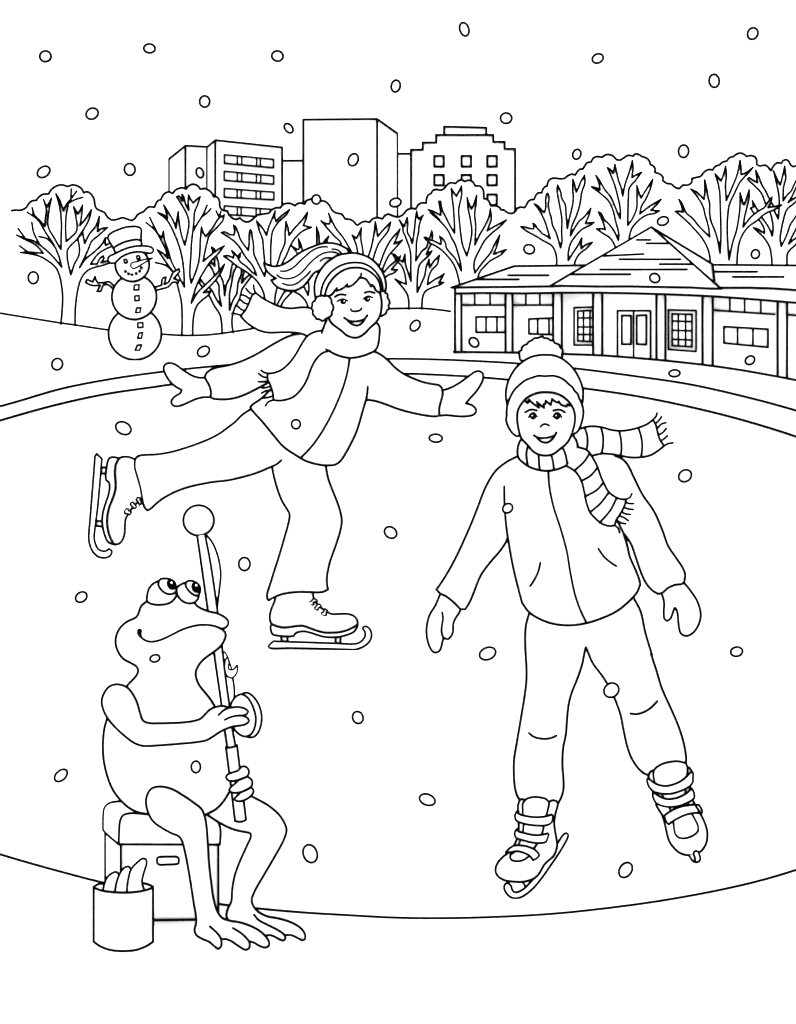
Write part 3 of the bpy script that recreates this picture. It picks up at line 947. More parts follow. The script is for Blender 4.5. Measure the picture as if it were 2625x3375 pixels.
zip_ = Fg('805,360 795,430 770,530 720,660 650,800 580,910 530,970 485,1015')
fig_part('jacket', g, M_CLOTH, [
    (A('1348,1387 1362,1355 1400,1330 1440,1318 1500,1307 1580,1283 1650,1253') + Fg('200,328 310,262 390,220 440,203 480,197'), True),
    (Fg('600,190 750,260 960,300'), False),
    (Fg('968,313 1010,335 1055,370 1110,425 1170,467 1230,495 1290,517 1350,530 1395,538 1413,555 *1419,578 1420,600 1408,645 1397,690 1397,720 1395,738 1370,745 1300,738 1220,722 1130,698 1050,668 980,645 930,637 *914,638 895,700 870,790 850,850 820,915 785,980 745,1040 710,1063 650,1068 580,1058 510,1035 450,1000 370,945 300,865 230,780 180,725 155,695 *150,682 165,665 210,635 250,600 *290,558'), True),
    (Fg('275,520 200,560 130,595 70,618 0,632') + A('1410,1528 *1387,1518 1390,1490 1383,1452 1365,1415 1350,1390'), True)],
    gy + .08, .10, 90, [zip_, Fg('925,548 922,590 914,638')])
# joins the lower sleeve line across the two views
fig_part('mitten', g, M_CLOTH, [(A('1348,1387 1310,1387 1270,1375 1230,1352 1195,1328 1160,1303 1130,1292 1105,1292 1085,1305 1078,1325 1083,1350 1100,1385 1130,1425 1165,1452 *1198,1470 1190,1487 1155,1510 1135,1530 1128,1550 1138,1570 1165,1578 1200,1570 1250,1548 1300,1527 1340,1518 1387,1517'), True), (A('1430,1450'), False)], gy + .13, .03, 30)
fig_part('mitten', g, M_CLOTH, [(Fg('1420,572 1480,550 1540,515 1590,478 1630,450 1660,445 1682,458 1687,488 1675,525 1640,580 1600,625 *1572,658 1610,668 1635,690 1640,712 1625,732 1590,742 1540,745 1480,740 1440,737 1398,740'), True), (Fg('1375,660'), False)], gy + .13, .03, 30)

m = Mesh(M_CLOTH)
m.solid([(Fg('625,177 580,185 550,198 525,215 490,265 450,335 400,400 350,440 300,458 *265,460 265,500 280,530 295,575 302,610 *302,636 345,640 400,630 440,612 490,560 525,500 555,420 590,360 630,325 675,310'), True), (Fg('720,280 680,200'), False)], gy - .045, .012, 30)
for st in ('222,440 240,453 265,460', '205,460 230,480 262,490', '205,515 240,515 270,510', '230,557 260,553 288,543', '225,590 255,575 290,572', '230,623 265,620 298,610', '302,636 270,648 250,675'):
    m.ink(Fg(st), gy - .045)
tl = m.solid([(M('775,1357 830,1295 870,1220 900,1150 930,1085 *970,1055 1020,1095 1080,1138 1160,1180 1240,1220 1320,1247 1440,1262 1560,1250 1650,1250') + S('590,800'), True), (S('700,900 720,1040'), False),
              (S('555,1115 520,1097 470,1082 400,1072 280,1070 110,1073 0,1043') + M('960,1525 890,1480 830,1430 775,1365 775,1357'), True)], gy + .02, .02, 40)
for st in ('945,955 950,1005 970,1055', '845,1000 880,1045 930,1080', '785,1083 840,1100 895,1140', '770,1148 820,1190 880,1210', '725,1225 780,1275 825,1293', '660,1330 710,1335 775,1355'):
    m.ink(M(st), gy + .02)
m.solid([(S('770,935 745,990 725,1050 712,1110 715,1170 735,1220 770,1260 805,1283 860,1313 930,1340 1000,1355 1060,1358 1130,1347 1200,1328 1260,1305 1310,1278 1338,1245 1355,1190 1365,1110 1369,1050 1365,1005 1350,978 1328,962'), True), (S('1200,900 900,880'), False)], gy - .04, .05, 50)
m.build('scarf', g)


def legd(x, y):
    return gy + .2 + max(0.0, (900 - x) / 460 * .45)


fig_part('trousers', g, M_CLOTH, [
    (Fg('150,697 95,735 50,780 0,818') + E('950,55 880,92 790,128 700,158 610,182 520,195 460,197 410,205 393,222 388,250 390,285 405,340 425,410 437,480 445,525 455,550 *473,565 500,550 520,530 570,490 640,450 720,418 810,395 910,377 1000,367 1100,345 1200,315 *1292,276 1305,340 1330,430 1360,505 1395,562 1408,590 1400,650 1375,740 1340,860 1300,985'), True),
    (E('1300,985 1285,1035') + N('95,180 80,250 87,300 *105,317 140,292 190,268 280,235 400,213 520,205 640,207 750,212 820,205 860,188 *890,170 880,130 873,70 875,0') + E('1675,910') + Fg('715,1595 745,1500 755,1430 745,1370 720,1295 690,1220 665,1150 650,1070'), True),
    (Fg('640,950 400,800 250,700'), False)], legd, .09, 90, [E('1292,276 1330,255 1355,233')])

gs = Tile(0, 0, 1699)


def skate_fig(parent, upper, sole, blade, posts, laces, d):
    """figure skate: boot with sole, blade, and three laces as its sub-parts"""
    m = Mesh(M_CLOTH)
    so = m.solid(upper, d, .03, 40)
    o = m.build('skate_boot', parent)
    m = Mesh(M_METAL)
    m.solid(sole, d - .008, .03, 14)
    m.build('sole', o)
    m = Mesh(M_METAL)
    m.solid(blade, d, .004, 10)
    for p0, p1, q0, q1 in posts:
        m.slab([p0, p1, q1, q0], d + .002, .006, False, [[p0, p1], [q0, q1]])
    m.build('blade', o)
    m = Mesh(M_CLOTH)
    for body, strokes in laces:
        m.solid(body, d - .012, .006, 6, lw=7)
    m.build('lace', o)
    return o


def quad(t, a, b, c, e):
    f = lambda p: tuple(t('%d,%d' % p)[0][:2])
    return f(a), f(b), f(c), f(e)


skate_fig(g,
          [(N('190,288 175,340 145,410 122,490 117,550 128,605 145,628'), True), (N('250,700 420,705 560,690 800,765 950,772 1120,745'), False), (N('1275,635 1280,605 1262,555 1220,515 1160,495 1110,490 1030,492 950,495 900,480 870,457'), True), (N('830,435 760,380 710,310'), True), (N('710,310 692,250 690,205'), True), (N('500,150 220,230'), False)],
          [(N('145,628 128,650 127,680 135,725 150,762 200,778 280,788 400,792 435,785 *455,755 490,735 570,725 650,740 750,773 850,798 950,803 1050,793 1140,770 1220,735 1260,690 1280,640'), True), (N('1275,635 1200,680 1120,715 1030,735 930,742 830,738 730,712 640,680 560,652 460,655 380,667 290,672 210,655 145,628'), True)],
          N('*165,853 600,868 1000,882 1210,890 1280,880 1340,840 1372,790 1375,735 *1345,690 1350,665 1378,655 1420,675 1452,720 1460,790 1430,860 1370,915 1300,948 1235,965 *1230,965 800,953 400,945 115,940 100,920 115,900'),
          [quad(N, (265, 790), (275, 855), (352, 795), (358, 858)), quad(N, (985, 805), (983, 880), (1053, 798), (1050, 882))],
          [(N('638,325 *640,358 675,380 *695,370 690,345 *705,335 *748,328 740,308 *712,293 685,305 655,332'), ()), (N('705,410 *712,438 *752,445 758,415 *797,398 795,380 *770,362 745,372 720,408'), ()), (N('797,477 *797,503 830,517 *866,508 860,480 *880,445 *847,425 835,450 825,472'), ())],
          gy + .235)
skate_fig(g,
          [(E('387,225 355,213 325,209 300,213 285,220'), True), (E('250,300 246,420 205,560 192,680 220,770'), False), (E('255,790 282,786 305,765 322,720 325,660 330,620 345,590'), True), (E('345,590 365,560 390,530 420,500 440,485'), True), (E('420,400 390,300'), False)],
          [(E('285,220 260,213 225,216 212,235 202,285 196,340 200,365 218,380 222,420 212,470 190,535 175,600 177,670 195,740 215,775 255,790'), True), (E('255,790 235,760 218,720 207,660 207,610 220,545 245,480 262,420 262,370 258,310 265,260 285,220'), True)],
          E('*138,190 *172,224 168,280 158,400 145,540 133,640 122,745 130,785 150,820 185,833 205,828 *218,817 237,830 235,850 220,868 190,877 150,870 115,840 92,790 85,745 95,610 110,420 122,270 128,205'),
          [quad(E, (166, 281), (203, 279), (163, 323), (199, 321)), quad(E, (131, 632), (176, 635), (129, 666), (177, 672))],
          [(Q('92,470 *65,465 45,490 *42,528 75,528 *112,548 *135,512 110,500 90,490'), ()), (Q('155,380 *128,385 *118,412 145,435 *172,468 *197,450 195,425 165,400'), ()), (Q('245,320 *215,318 *195,348 225,380 *238,422 *262,405 262,375 245,345'), ())],
          gy + .67)

# ------------------------------------------------------------------ the boy
by = 3.42
b = thing('person', P(1850, 2960, 3.53), 'boy in bobble hat and striped scarf skating with arms hanging down', 'person')
m = Mesh(M_SKIN)
bface = m.solid([(D('575,1262 590,1292 630,1335 665,1375 700,1395 750,1403 800,1392 840,1362 882,1328 905,1297 922,1258'), True),
                 (D('940,1170 935,1110 910,1060 870,1018 820,992 750,983 690,990 630,1015 590,1055 565,1100 560,1150 562,1200'), False)], by - .08, .07, 80)
m.solid([(D('620,1250 880,1250 930,1420 820,1480 680,1480 580,1420'), False)], by + .04, .03, 40, ink=False)
for st in ('613,1117 635,1103 660,1098 690,1105', '798,1105 830,1098 855,1103 876,1117', '713,1212 730,1197 750,1194 771,1204', '672,1270 690,1282 740,1287 790,1277 810,1268 820,1250', '690,1285 715,1308 745,1318 775,1310 800,1285 815,1262'):
    m.ink(D(st), bface)
for st in ('635,1150 650,1127 670,1120 692,1145', '797,1145 815,1122 838,1123 854,1150'):
    m.ink(D(st), bface, lw=7)
for x, y in ((672, 1270), (819, 1252)):
    p = D('%d,%d' % (x, y))[0]
    m.dot(p[0], p[1], D.r(10), D.r(10), 0, bface, .001)
m.build('body', b)
eye(b, D, 665, 1145, 22, 22, 0, bface, 660, 1138, 3.2, .001)
eye(b, D, 823, 1145, 22, 22, 0, bface, 818, 1138, 3.2, .001)
m = Mesh(M_CLOTH)
m.solid([(D('610,1038 *630,1056 *638,1034 665,1058 *703,1086 *690,1047 *738,1088 *735,1062 *745,1062 *748,1038 *782,1068 *790,1028 825,1052 *835,1045 850,1066 *886,1078 *890,1065 912,1072'), True), (D('910,1055 870,1015 820,990 750,981 690,988 630,1013'), False)],
        lambda x, y: bface.front(x, y) - .004, .002, 20, back=0)
m.build('hair', b)
m = Mesh(M_CLOTH)
m.solid([(D('607,780 580,772 *575,745 *572,718 590,705 *590,690 605,675 *625,668 632,655 *660,640 672,628 *695,627 712,620 730,618 *740,628 765,630 *778,642 800,645 *808,660 835,670 *845,690 858,700 *861,720 855,735 *860,748 850,768'), True), (D('730,800'), False)], by + .03, .035, 50)
m.build('pompom', b)
m = Mesh(M_CLOTH)
m.solid([(D('493,1065 485,1010 490,950 510,890 550,825 600,780 650,752 700,740 750,737 810,743 860,765 910,805 950,855 980,915 995,970 995,1025 990,1062'), True), (D('800,1100 650,1100'), False)], by - .03, .06, 90)
m.solid([(D('578,1273 555,1274 525,1250 500,1210 487,1170 490,1140 490,1110 495,1070 510,1025 540,970 570,940 610,907 660,887 705,875 740,878 800,875 850,890 880,910 900,930 925,950 940,975 960,995 970,1025 985,1055 995,1090 998,1120 990,1170 975,1215 955,1248 930,1262'), True),
         (D('925,1245 940,1180 937,1115 912,1062 870,1020 820,994 750,984 690,991 632,1017 592,1057 567,1102 561,1150 566,1205 578,1265'), True)], by - .11, .02, 26)
m.build('hat', b)
m = Mesh(M_CLOTH)
s1 = m.solid([(D('585,1293 568,1330 561,1385 570,1420 600,1450 640,1477 700,1497 755,1504 810,1497 860,1480 900,1460 940,1425 958,1395 961,1340 950,1300 930,1268'), True), (D('850,1250 650,1250'), False)], by - .01, .045, 50)
for st in ('630,1338 620,1390 630,1468', '702,1398 704,1450 709,1497', '787,1402 797,1445 803,1497', '857,1342 878,1390 892,1462'):
    m.ink(D(st), s1)
s2 = m.solid([(D('975,1225 1010,1213 1060,1208 1120,1215 1180,1232 1250,1238 1320,1228 1380,1210 1420,1192 *1455,1165 1475,1200 1485,1240 1495,1280 1510,1310 *1530,1338 1490,1370 1440,1400 1380,1413 1310,1415 1250,1405 1180,1393 1120,1390 1060,1402'), True), (D('960,1380 940,1290'), False)], by + .03, .012, 30)
for st in ('1005,1215 1022,1270 1024,1330 1018,1365', '1113,1216 1126,1270 1127,1330 1117,1390', '1233,1238 1245,1300 1248,1360 1243,1405', '1360,1218 1378,1280 1385,1340 1378,1413'):
    m.ink(D(st), s2)
for st in ('1455,1165 1475,1145 1482,1122', '1473,1190 1495,1170 1512,1145', '1487,1220 1510,1195 1540,1185', '1493,1265 1520,1250 1543,1223', '1508,1305 1530,1290 1550,1272', '1530,1338 1550,1325 1587,1318'):
    m.ink(D(st), by + .03)
s3 = m.solid([(I('893,90 940,105 960,125 985,165 1005,205 1020,250 1040,295 1065,340 1100,368 1135,382 *1165,382 1158,410 1145,440 1125,475 1108,500 *1100,530 1070,533 1030,522 990,490 960,455 940,400 928,340 912,280 885,235 850,208 830,198'), True), (I('860,120'), False)], by - .02, .012, 30)
for st in ('960,123 930,170 872,224', '1005,203 965,250 911,281', '1037,288 1000,330 931,369', '1068,342 1020,405 960,457', '1111,374 1075,445 1015,515'):
    m.ink(I(st), s3)
for st in ('1165,382 1185,372 1195,352', '1165,402 1185,407 1205,407', '1152,428 1175,437 1203,440', '1138,452 1160,465 1187,468', '1122,475 1150,485 1176,503', '1108,500 1135,515 1160,520', '1100,530 1118,545 1127,570'):
    m.ink(I(st), by - .02)
m.build('scarf', b)
fig_part('jacket', b, M_CLOTH, [
    (I('552,142 490,175 430,225 375,315 330,430 290,530 220,685 170,780 120,860 *99,888 120,910 155,928 190,955 *235,999 *262,1000 285,965 305,920 350,810 400,740 460,670 490,625 *500,600 515,690 535,790 560,890 *580,965 615,1012 670,1050 750,1080 840,1090 940,1078 1040,1045 1120,1005 1180,955 1225,905 *1243,862 1240,840 1220,785 1185,705 1170,640 *1150,575 1190,635 1215,705 1250,805 1275,855 1310,895 *1342,914 1365,908 1400,880 1440,863 1475,858 *1490,845 1495,805 1480,765 1440,705 1400,645 1365,550 1320,450 1255,355 1210,265 1170,185 1140,155 1100,137'), True),
    (I('900,140 700,190'), False)], by + .11, .09, 110,
    [I('480,310 481,400 488,500 500,600'), I('727,228 733,310 755,420 800,560 832,680 850,790 875,910 905,1000 941,1076'), I('683,738 670,790 645,840 625,870'), I('1008,660 1040,705 1075,735 1110,758'), I('1115,505 1135,545 1150,575')])
fig_part('mitten', b, M_CLOTH, [(I('120,915 95,975 60,1035 45,1100 46,1150 60,1205 78,1235 97,1243 120,1230 132,1195 *140,1160 165,1167 185,1148 194,1125 196,1080 208,1050 228,1020 237,1000'), True), (I('200,940'), False)], by + .14, .02, 30, [I('133,1018 137,1050 130,1100 130,1130 140,1160')])
fig_part('mitten', b, M_CLOTH, [(I('1362,912 1375,960 1373,1020 1378,1055 1390,1065 1410,1055 1425,1020 1437,990 1450,1020 1457,1090 1468,1133 1490,1148 1510,1148 1540,1130 1570,1085 1582,1030 1565,960 1525,895 1490,852'), True), (I('1430,840'), False)], by + .14, .02, 30)


def blegd(x, y):
    t = min(1.0, max(0.0, (y - 2133) / 390))
    return by + .2 + (.2 * t if x > 1932 else 0.0)


fig_part('trousers', b, M_CLOTH, [
    (I('620,1018 600,1095 597,1200 604,1330') + J('270,190 258,290 235,430 208,590 190,700 187,780 192,870 205,935 228,978'), True), (J('350,1010'), False),
    (J('482,997 505,950 517,900 517,840 510,740 515,630 533,540 540,450 550,350 570,270 610,170 640,80 655,5') + I('*938,1212 965,1280') + J('710,75 770,155 805,210 850,300 890,410 910,510 935,620 960,690 1000,755 1040,795 1088,817'), True), (J('1200,850'), False),
    (J('1325,735 1325,690 1310,600 1280,500 1230,380 1165,235 1130,120 1093,5') + I('1310,1260 1272,1130 1245,1010 1207,935'), True), (I('900,960'), False)],
    blegd, .07, 90, [J('288,533 320,557 370,570 410,570 445,562 470,550'), J('957,405 1000,408 1060,388 1105,355 1135,323')])


def ice_skate(parent, boot, tongue, straps, blade, bladelines, d, bd_, extra=(), front=False):
    m = Mesh(M_CLOTH)
    so = m.solid(boot, d, .03, 50)
    o = m.build('skate_boot', parent)
    drape = lambda k: (lambda x, y: so.front(x, y) - k)
    m = Mesh(M_CLOTH)
    ts = m.solid(tongue, drape(.004), .003, 12, back=0)
    m.build('tongue', o)
    for i, s_ in enumerate(straps):
        m = Mesh(M_CLOTH)
        ss = m.solid(s_, drape(.012), .003, 10, back=0)
        if i == 2:
            for st in extra:
                m.ink(st, ss)
        m.build('strap', o)
    m = Mesh(M_METAL)
    bs = m.solid(blade, bd_, .003, 10)
    for st in bladelines:
        m.ink(st, bs)
    m.build('blade', o)


ice_skate(b,
          [(K('450,235 432,290 430,340 434,400 437,520 437,630 415,740 380,820 330,890 285,935 230,980 170,1045 137,1120 140,1190 175,1240 250,1285 370,1305 490,1308 560,1295 640,1265 700,1215 740,1150 780,1080 830,1030 890,980 930,910 950,830 945,760 925,650 912,520 930,400 955,310 *962,275 940,242 905,230 870,235 845,250'), True), (K('800,300 560,300'), False), (K('522,225 485,213 455,230'), True)],
          K('492,290 500,430 507,540 495,660 465,760 440,820 385,915 335,952 328,985 350,1022 450,1035 520,1010 580,965 640,870 690,800 745,680 775,570 805,440 838,300 842,265 800,215 750,200 680,190 600,195 535,222 500,265'),
          [K('*415,380 395,420 393,460 410,500 480,530 580,555 690,565 780,565 840,550 875,520 885,470 *888,430 *875,420 820,440 750,452 680,455 600,450 500,432 440,410'),
           K('*415,612 390,650 388,690 405,725 470,750 560,775 650,793 740,795 800,780 820,735 *838,680 *825,668 760,685 690,693 600,685 500,660 440,645'),
           K('*270,915 320,865 370,835 440,828 520,835 600,858 660,890 700,930 *714,960 680,995 *630,1022 610,990 575,955 510,925 440,905 390,905 330,920')],
          [(K('965,782 1010,710 1045,672 1075,663 1095,685 1085,730 1050,800 960,950 850,1110 740,1265 640,1385 560,1455 470,1510 390,1525 330,1505 275,1450 250,1390 255,1345 285,1323 320,1335 345,1370 352,1400 370,1435 410,1447 460,1430 520,1390 580,1330 640,1265'), True), (K('740,1120 850,980'), False)],
          [K('490,1308 515,1340 530,1372')], by + .10, by + .105)
ice_skate(b,
          [(L('315,410 318,370 335,335 380,315'), True), (L('600,250'), False), (L('832,270 858,285 882,320'), True), (L('868,420'), False), (L('866,515 862,600'), True), (L('895,700 940,790 1000,890 1040,970 1075,1060 1090,1130 1090,1200 1075,1280 1030,1360 985,1400 910,1432 850,1438 770,1425 700,1390 640,1330 590,1260 565,1190 540,1080 515,980 490,905 450,840 420,790 408,740'), True), (L('400,600 330,480'), False)],
          L('405,495 385,430 378,370 390,310 430,270 500,232 590,208 700,198 *805,222 825,265 826,350 812,420 802,570 800,630 830,745 845,800 885,890 930,970 965,1050 965,1120 920,1165 850,1200 760,1215 700,1195 665,1150 650,1080 640,985 605,850 585,800 515,685 490,625'),
          [L('*308,412 295,440 305,500 335,555 385,597 460,620 550,628 640,620 730,590 800,560 860,520 895,480 900,420 900,350 *885,325 850,365 800,415 730,465 650,500 560,522 480,518 410,495 350,455'),
           L('*370,600 368,650 385,700 410,740 470,775 560,797 640,797 720,785 800,755 870,720 915,685 920,645 905,590 *885,555 850,590 800,630 720,670 650,690 580,697 510,685 440,650'),
           L('*525,912 600,860 680,820 760,793 840,780 920,770 *978,773 1005,810 1022,865 *1015,885 950,878 880,885 800,905 720,940 640,985 *580,1030 550,990')],
          [(L('850,1443 880,1490 910,1522 940,1530 985,1515 998,1485 985,1430 970,1390 945,1378 915,1390 907,1420'), True), (L('890,1425'), False)],
          [L('907,1420 925,1470 930,1518')], by + .33, by + .30, [L('930,780 965,830 1000,887')])

# ------------------------------------------------------------------ the frog and its gear
fy = 3.36
fg = thing('frog', P(660, 3110, 3.26), 'large cartoon frog with bulging eyes sitting on a box holding a rod', 'frog')
m = Mesh(M_SKIN)
torso = m.solid([
    (G('145,1015 126,1090 118,1190 123,1290 145,1390 180,1480 230,1550 290,1605 350,1635 415,1648'), True), (G('600,1680'), False),
    (G('795,1652 870,1610 920,1555 957,1495'), True), (G('970,1400 955,1250 930,1100'), False),
    (G('860,940 830,890 790,840 755,795 735,745 733,710 755,660 790,622 850,578 900,535 925,490 930,465 922,442 *905,428 935,412 947,385 935,358 880,325 810,307 760,285 735,268 725,252'), True), (G('560,190'), False),
    (G('410,240 370,275 355,315 340,345 275,378 230,420 205,475 202,525 220,580 255,625 300,650 340,675 350,700 340,730 310,765 285,790 275,805'), True), (G('200,870 150,950'), False)],
    fy, .10, 120)
m.ink(G('905,428 870,412 830,402 780,398 720,405 640,430 560,470 500,497 440,510 400,503 372,482 358,450'), torso)
for k, (x, y, r) in enumerate(((360, 439, 18), (358, 452, 17), (361, 465, 14), (366, 476, 11))):
    p = G('%d,%d' % (x, y))[0]
    m.dot(p[0], p[1], G.r(r), G.r(r), 0, torso, .001)


def armd(x, y):
    return 3.215 + .05 * min(1, max(0, (x - 480) / 320))


arm = m.solid(G('208,790 160,805 125,850 110,900 118,950 145,1008 200,1075 260,1130 320,1175 370,1195 405,1198 500,1193 640,1182 740,1172 800,1160 840,1138 890,1105 930,1085 975,1070 1030,1062 1062,1053 1083,1033 1072,1012 *1045,998 1070,985 1077,970 1055,950 1010,940 *950,945 925,935 900,933 860,940 820,960 790,990 760,1018 710,1033 640,1042 500,1047 420,1045 385,1030 365,980 345,910 320,860 290,820 260,800'), armd, .03, 60)
m.ink(G('880,993 910,965 950,945'), arm)
m.ink(G('922,1025 965,1005 1010,997 1045,998'), arm)


def legl(x, y):
    return 3.235 if y > 2900 else 3.215 + .02 * max(0, (y - 2600) / 300)


leg = m.solid(Hh('495,285 440,297 412,335 402,390 418,460 450,515 510,560 570,593 620,615 640,645 660,720 690,880 715,1040 733,1150 732,1190 722,1230 735,1265 770,1288 820,1310 855,1340 880,1357 895,1345 902,1315 *898,1293 925,1290 960,1302 1010,1335 1060,1362 1082,1352 1088,1327 *1083,1307 1110,1312 1150,1335 1190,1347 1213,1335 1213,1305 *1190,1270 1150,1235 1090,1203 1020,1180 950,1168 905,1150 875,1110 850,1030 835,930 820,800 812,670 803,550 793,490 770,435 720,393 650,345 570,300'), legl, .025, 50)
m.ink(Hh('823,1208 865,1245 890,1275 898,1293'), leg)
m.ink(Hh('975,1218 1020,1245 1060,1280 1083,1307'), leg)


def legr(x, y):
    return 3.388 - .098 * min(1, max(0, (y - 2690) / 290))


leg2 = m.solid([(Hh('1095,347 1140,370 1210,410 1280,470 1318,530 1330,572 1310,640 1250,750 1180,870 1120,975 1100,1035 1115,1080 1150,1115 1200,1140 1290,1158 1370,1185 1430,1225 1453,1265 1450,1292 1435,1300 1405,1285 1360,1265 *1317,1265 1323,1283 1312,1300 1290,1297 1240,1270 1210,1265 1188,1270'), True), (Hh('1050,1230'), False),
                (Hh('945,1168 932,1140 940,1095 965,1040 970,970 985,880 1020,780 1070,670 1093,615 1090,595 1065,588 1000,575 940,553 870,515 800,468'), True), (Hh('880,360'), False)], legr, .02, 50, back=.3)
m.ink(Hh('1115,1130 1145,1165 1200,1195 1260,1225 1300,1250 1317,1265'), leg2)
for seg in ('*1022,1345 1030,1335 1050,1330 1075,1345 1083,1370 *1072,1398 1020,1418 980,1428 945,1425 930,1405 940,1385 970,1372 1010,1358',
            '*1072,1398 1100,1420 1105,1445 1093,1470 1060,1490 1010,1505 965,1503 950,1488 965,1465 990,1445 *1008,1425',
            '*1095,1468 1112,1488 1108,1510 1085,1535 1050,1555 1010,1562 985,1550 992,1535 1010,1520 *1022,1506'):
    m.solid(G(seg), 3.225, .012, 18)
m.build('body', fg)

for out, line, px, py, hx, hy in (
        ('408,240 409,210 420,165 445,130 *487,107 500,96 530,92 560,97 590,115 602,150 606,185 600,215 575,245 545,260 490,268 440,262 418,252', '487,108 483,135 500,165 530,190 560,198 590,190 605,175', 570, 133, 571, 121),
        ('605,155 640,128 *668,117 680,108 705,108 735,120 755,140 762,170 752,205 748,225 725,250 690,258 650,247 620,220 605,190', '664,120 664,142 680,170 710,198 735,208 752,204', 732, 153, 734, 138)):
    mm = Mesh(M_SKIN)
    so = mm.solid(G(out), fy - .04, .03, 40)
    mm.ink(G(line), so)
    e = mm.build('eye', fg)
    mm = Mesh(M_SKIN)
    p = G('%d,%d' % (px, py))[0]
    mm.dot(p[0], p[1], G.r(30), G.r(39), -27, so, .006, True, .1)
    q = G('%d,%d' % (hx, hy))[0]
    mm.dot(q[0], q[1], G.r(6.5), G.r(6.5), 0, so, .006 + .14 * 14 * fy / F + .001, False, .1)  # white dot in front of the pupil, a painted eye highlight
    mm.build('pupil', e)


def rodd(x, y):
    return 3.40 - .10 * (y - 2130) / 330


rd = thing('fishing_rod', P(800, 2709, rodd(800, 2709)), 'long fishing rod with round tip ball, reel and hook held upright by the frog', 'fishing rod')
rod_seg = [(G('740,-185 778,80 810,305 850,583 900,930 920,1090 *937,1200'), True), (G('970,1204 *993,1195'), False), (G('993,1193 972,1075 955,940 930,760 905,540 877,320 830,0 *793,-195'), True)]
fig_part('pole', rd, M_WOOD, rod_seg, rodd, .008, 12)
fig_part('handle', rd, M_WOOD, G('*929,1204 945,1208 980,1203 *1004,1192 1034,1440 *1063,1683 1045,1694 1015,1698 *989,1692 960,1450'), lambda x, y: rodd(x, y) - .006, .014, 18)
fig_part('tip_ball', rd, M_WOOD, circ(E, 810, 630, 102, 101), lambda x, y: rodd(654, 1720), .04, 48)
m = Mesh(M_METAL)
m.ink(E('858,722 900,775 935,860 953,950 955,1000 947,1080 936,1170 930,1235'), lambda x, y: rodd(x, y))
m.build('fishing_line', rd)
m = Mesh(M_METAL)
m.ink(R('405,-5 440,55 470,140 492,208'), lambda x, y: rodd(x, y) - .012, lw=7)
m.build('fishing_line', rd)
m = Mesh(M_METAL)
m.ink(R('510,340 525,430 532,500 530,600'), lambda x, y: rodd(x, y) + .004)
m.build('fishing_line', rd)
fig_part('hook', rd, M_METAL, R('*440,58 410,110 402,170 405,230 425,300 455,330 490,340 530,322 560,280 575,230 *575,178 *560,172 545,200 520,225 490,232 462,225 452,195 *465,145 *455,90'), lambda x, y: rodd(x, y) - .006, .004, 8, lw=7)
m = Mesh(M_METAL)
m.solid([(R('630,550 660,533 690,530 750,555 820,630 870,730 893,850 885,950 850,1050 800,1110 745,1125 695,1115'), True), (R('600,1000 560,700'), False)], 3.335, .006, 20)
m.solid([(R('472,720 500,650 545,588 615,553 690,583 750,660 795,770 815,870 800,990 755,1075 700,1108 665,1112 600,1085 550,1040 505,975'), True), (R('440,860'), False)], 3.318, .008, 30)
m.build('reel', rd)

bx = thing('storage_box', P(535, 3033, 3.403), 'square white storage box with cushioned lid used as a seat by the frog', 'box')
box_d = 3.403


def hpt(x, y):
    p = Hh('%d,%d' % (x, y))[0]
    return p[0], p[1]


m = Mesh(M_WALL)
side = plane(hpt(236, 700) + (box_d,), hpt(236, 1100) + (box_d,), hpt(134, 700) + (box_d + .22,))
bdx = P(*hpt(134, 700), box_d + .22)[0] - P(*hpt(236, 700), box_d)[0]
m.slab([hpt(236, 660), hpt(880, 662), hpt(880, 1164), hpt(236, 1169)], box_d, .22, False, dx=bdx, strokes= [[hpt(236, 670), hpt(236, 1169)], [hpt(880, 670), hpt(880, 1164)], [hpt(236, 1170), hpt(880, 1161)]])
m.slab([hpt(134, 588), hpt(236, 664), hpt(236, 1169), hpt(134, 1010)], lambda x, y: side(x, y) - .002, .05, False, dx=.04, strokes= [[hpt(134, 590), hpt(134, 1010)]], lift=.012)
m.build('body', bx)
m = Mesh(M_CLOTH)
m.solid([(Hh('*222,666 225,590 232,510 250,475 285,463 345,462 415,467 600,462 800,470 860,490 *885,530 893,560 895,600 *890,668 *222,666'), True)], box_d - .004, .006, 30, back=2)
m.solid([(Hh('*222,666 180,630 135,590 *120,570 121,480 130,425 160,395 200,385 245,383 400,383 780,400'), True), (Hh('860,490 600,462 285,463 240,490 225,590'), False)], lambda x, y: box_d + .012 + .03 * max(0, (Hh.x + 222 * Hh.k - x) / 50 + max(0, (Hh.y + 463 * Hh.k - y)) / 80), .004, 20)
m.build('lid', bx)
fig_part('handle', bx, M_WALL, Hh('475,775 477,755 490,750 550,748 605,749 618,757 620,775 617,792 600,797 550,799 490,800 477,792'), box_d - .003, .003, 8)

